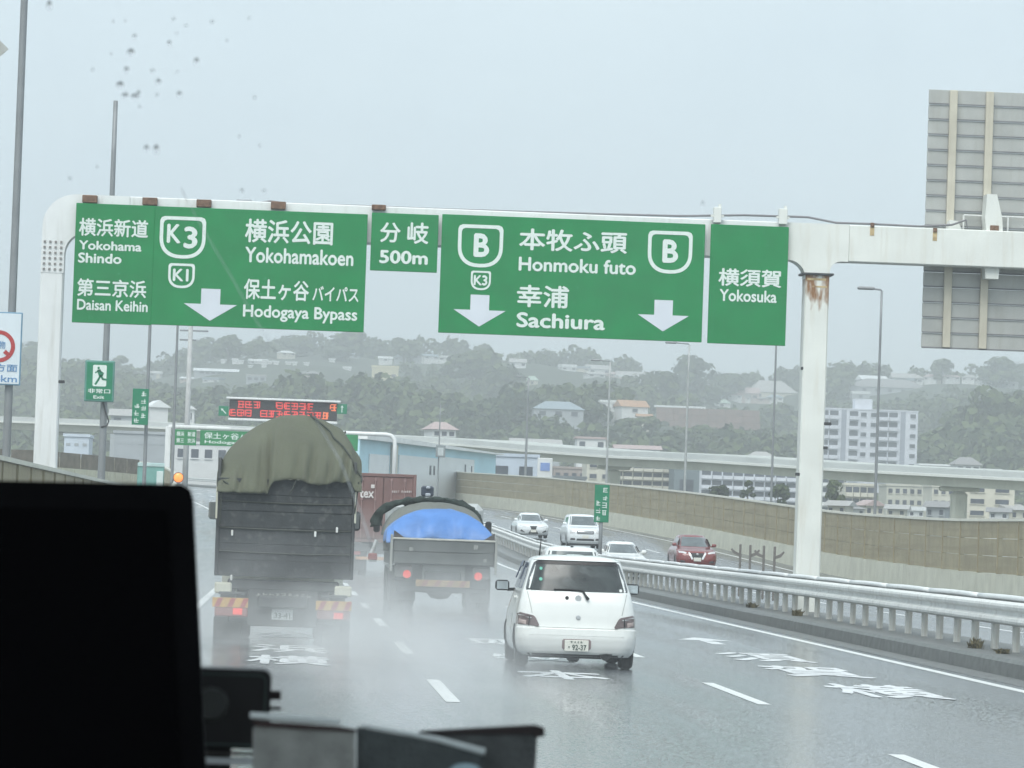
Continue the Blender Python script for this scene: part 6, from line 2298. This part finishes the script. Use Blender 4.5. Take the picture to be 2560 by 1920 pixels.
pan([(1340, 1815), (1364, 1822), (1364, 1844), (1342, 1846), (1336, 1838), (1050, 1838), (1050, 1831)], .010, .020).build('corner_cap', M('cap_brown', (.035, .025, .025), .7), ho)
p = L(1163, 1925)
MB().lathe([(0, .010), (.003, .0095), (.0055, .006), (.0065, .001)], (p.x, -.004, p.z - .002), 'Z', 18, True).build('pale_dome', M('dome_teal', (.40, .55, .60), .4), ho)

# ------------------------------------------------------------------ spray thrown up by the wheels
def spray_mat(name, dens, sc, size):
    """mist: dense near the road, ragged, thinning towards the faces of its box"""
    m = bpy.data.materials.new(name)
    m.use_nodes = True
    n, l = m.node_tree.nodes, m.node_tree.links
    n.clear()
    o_ = n.new('ShaderNodeOutputMaterial')
    pv = n.new('ShaderNodeVolumePrincipled')
    pv.inputs['Color'].default_value = (.97, .98, .98, 1)
    pv.inputs['Anisotropy'].default_value = 0
    t = n.new('ShaderNodeTexCoord')
    q = n.new('ShaderNodeTexNoise')
    q.inputs['Scale'].default_value = sc
    q.inputs['Detail'].default_value = 3
    ma = n.new('ShaderNodeMapping')
    ma.inputs['Scale'].default_value = (1, .35, 1.2)
    l.new(t.outputs['Object'], ma.inputs['Vector'])
    l.new(ma.outputs['Vector'], q.inputs['Vector'])
    mr = n.new('ShaderNodeMapRange')
    mr.inputs['From Min'].default_value, mr.inputs['From Max'].default_value = .36, .68
    l.new(q.outputs['Fac'], mr.inputs['Value'])
    sp_ = n.new('ShaderNodeSeparateXYZ')
    l.new(t.outputs['Generated'], sp_.inputs[0])
    cur = mr.outputs['Result']

    def ramp(src, stops):
        nonlocal cur
        rr = n.new('ShaderNodeValToRGB')
        while len(rr.color_ramp.elements) < len(stops):
            rr.color_ramp.elements.new(.5)
        for e, (p_, v_) in zip(rr.color_ramp.elements, stops):
            e.position, e.color = p_, (v_, v_, v_, 1)
        l.new(src, rr.inputs['Fac'])
        mm = n.new('ShaderNodeMath')
        mm.operation = 'MULTIPLY'
        l.new(cur, mm.inputs[0])
        l.new(rr.outputs['Color'], mm.inputs[1])
        cur = mm.outputs[0]
    ramp(sp_.outputs['X'], ((0, 0), (.25, 1), (.75, 1), (1, 0)))
    ramp(sp_.outputs['Y'], ((0, 0), (.3, .7), (.8, 1), (1, 0)))
    ramp(sp_.outputs['Z'], ((0, 1), (.25, .75), (.6, .22), (1, 0)))
    mm = n.new('ShaderNodeMath')
    mm.operation = 'MULTIPLY'
    mm.inputs[1].default_value = dens
    l.new(cur, mm.inputs[0])
    l.new(mm.outputs[0], pv.inputs['Density'])
    l.new(pv.outputs[0], o_.inputs['Volume'])
    return m


def spray(label, X, s0, s1, wd, ht, dens, sc):
    c_ = rp3(X, (s0 + s1) / 2, .03)
    g = MB().rng(-wd / 2, wd / 2, -(s1 - s0) / 2, (s1 - s0) / 2, 0, ht)
    o = g.build('road_spray', spray_mat('spray_' + str(len(MATS) + int(s0)), dens, sc, ht), None, loc=c_)
    return tag(o, label, 'spray', kind='stuff')


if SPRAY:
    spray('white spray trailing behind the tarp truck wheels', .4, 48, 67, 5.4, 1.8, .22, .9)
    spray('white spray trailing behind the dump truck', 3.6, 70, 96, 5.2, 2.0, .13, .8)
    spray('low spray behind the white hatchback', 3.9, 49, 56, 3.0, .4, .03, 1.4)
    spray('drifting spray between the two lanes ahead of the bus', 1.5, 33, 62, 3.6, 1.0, .17, .6)
    spray('spray hanging around the container trailer', 3.4, 115, 158, 5.5, 2.6, .08, .6)

# ------------------------------------------------------------------ rain haze
if HAZE:
    hm = bpy.data.materials.new('haze')
    hm.use_nodes = True
    hm.node_tree.nodes.clear()
    o_ = hm.node_tree.nodes.new('ShaderNodeOutputMaterial')
    pv = hm.node_tree.nodes.new('ShaderNodeVolumePrincipled')
    pv.inputs['Color'].default_value = (.96, .98, .985, 1)
    pv.inputs['Density'].default_value = HAZE
    pv.inputs['Anisotropy'].default_value = .4
    hm.node_tree.links.new(pv.outputs[0], o_.inputs['Volume'])
    g = MB().rng(-680, 1030, -60, 2690, -9.2, 112)
    o = g.build('haze', hm)
    tag(o, 'pale rain haze filling the air over road and hills', 'haze', kind='stuff')
print('objects', len(bpy.data.objects), 'tris', sum(len(p.vertices) - 2 for m in bpy.data.meshes for p in m.polygons) if len(bpy.data.meshes) < 9000 else 0)
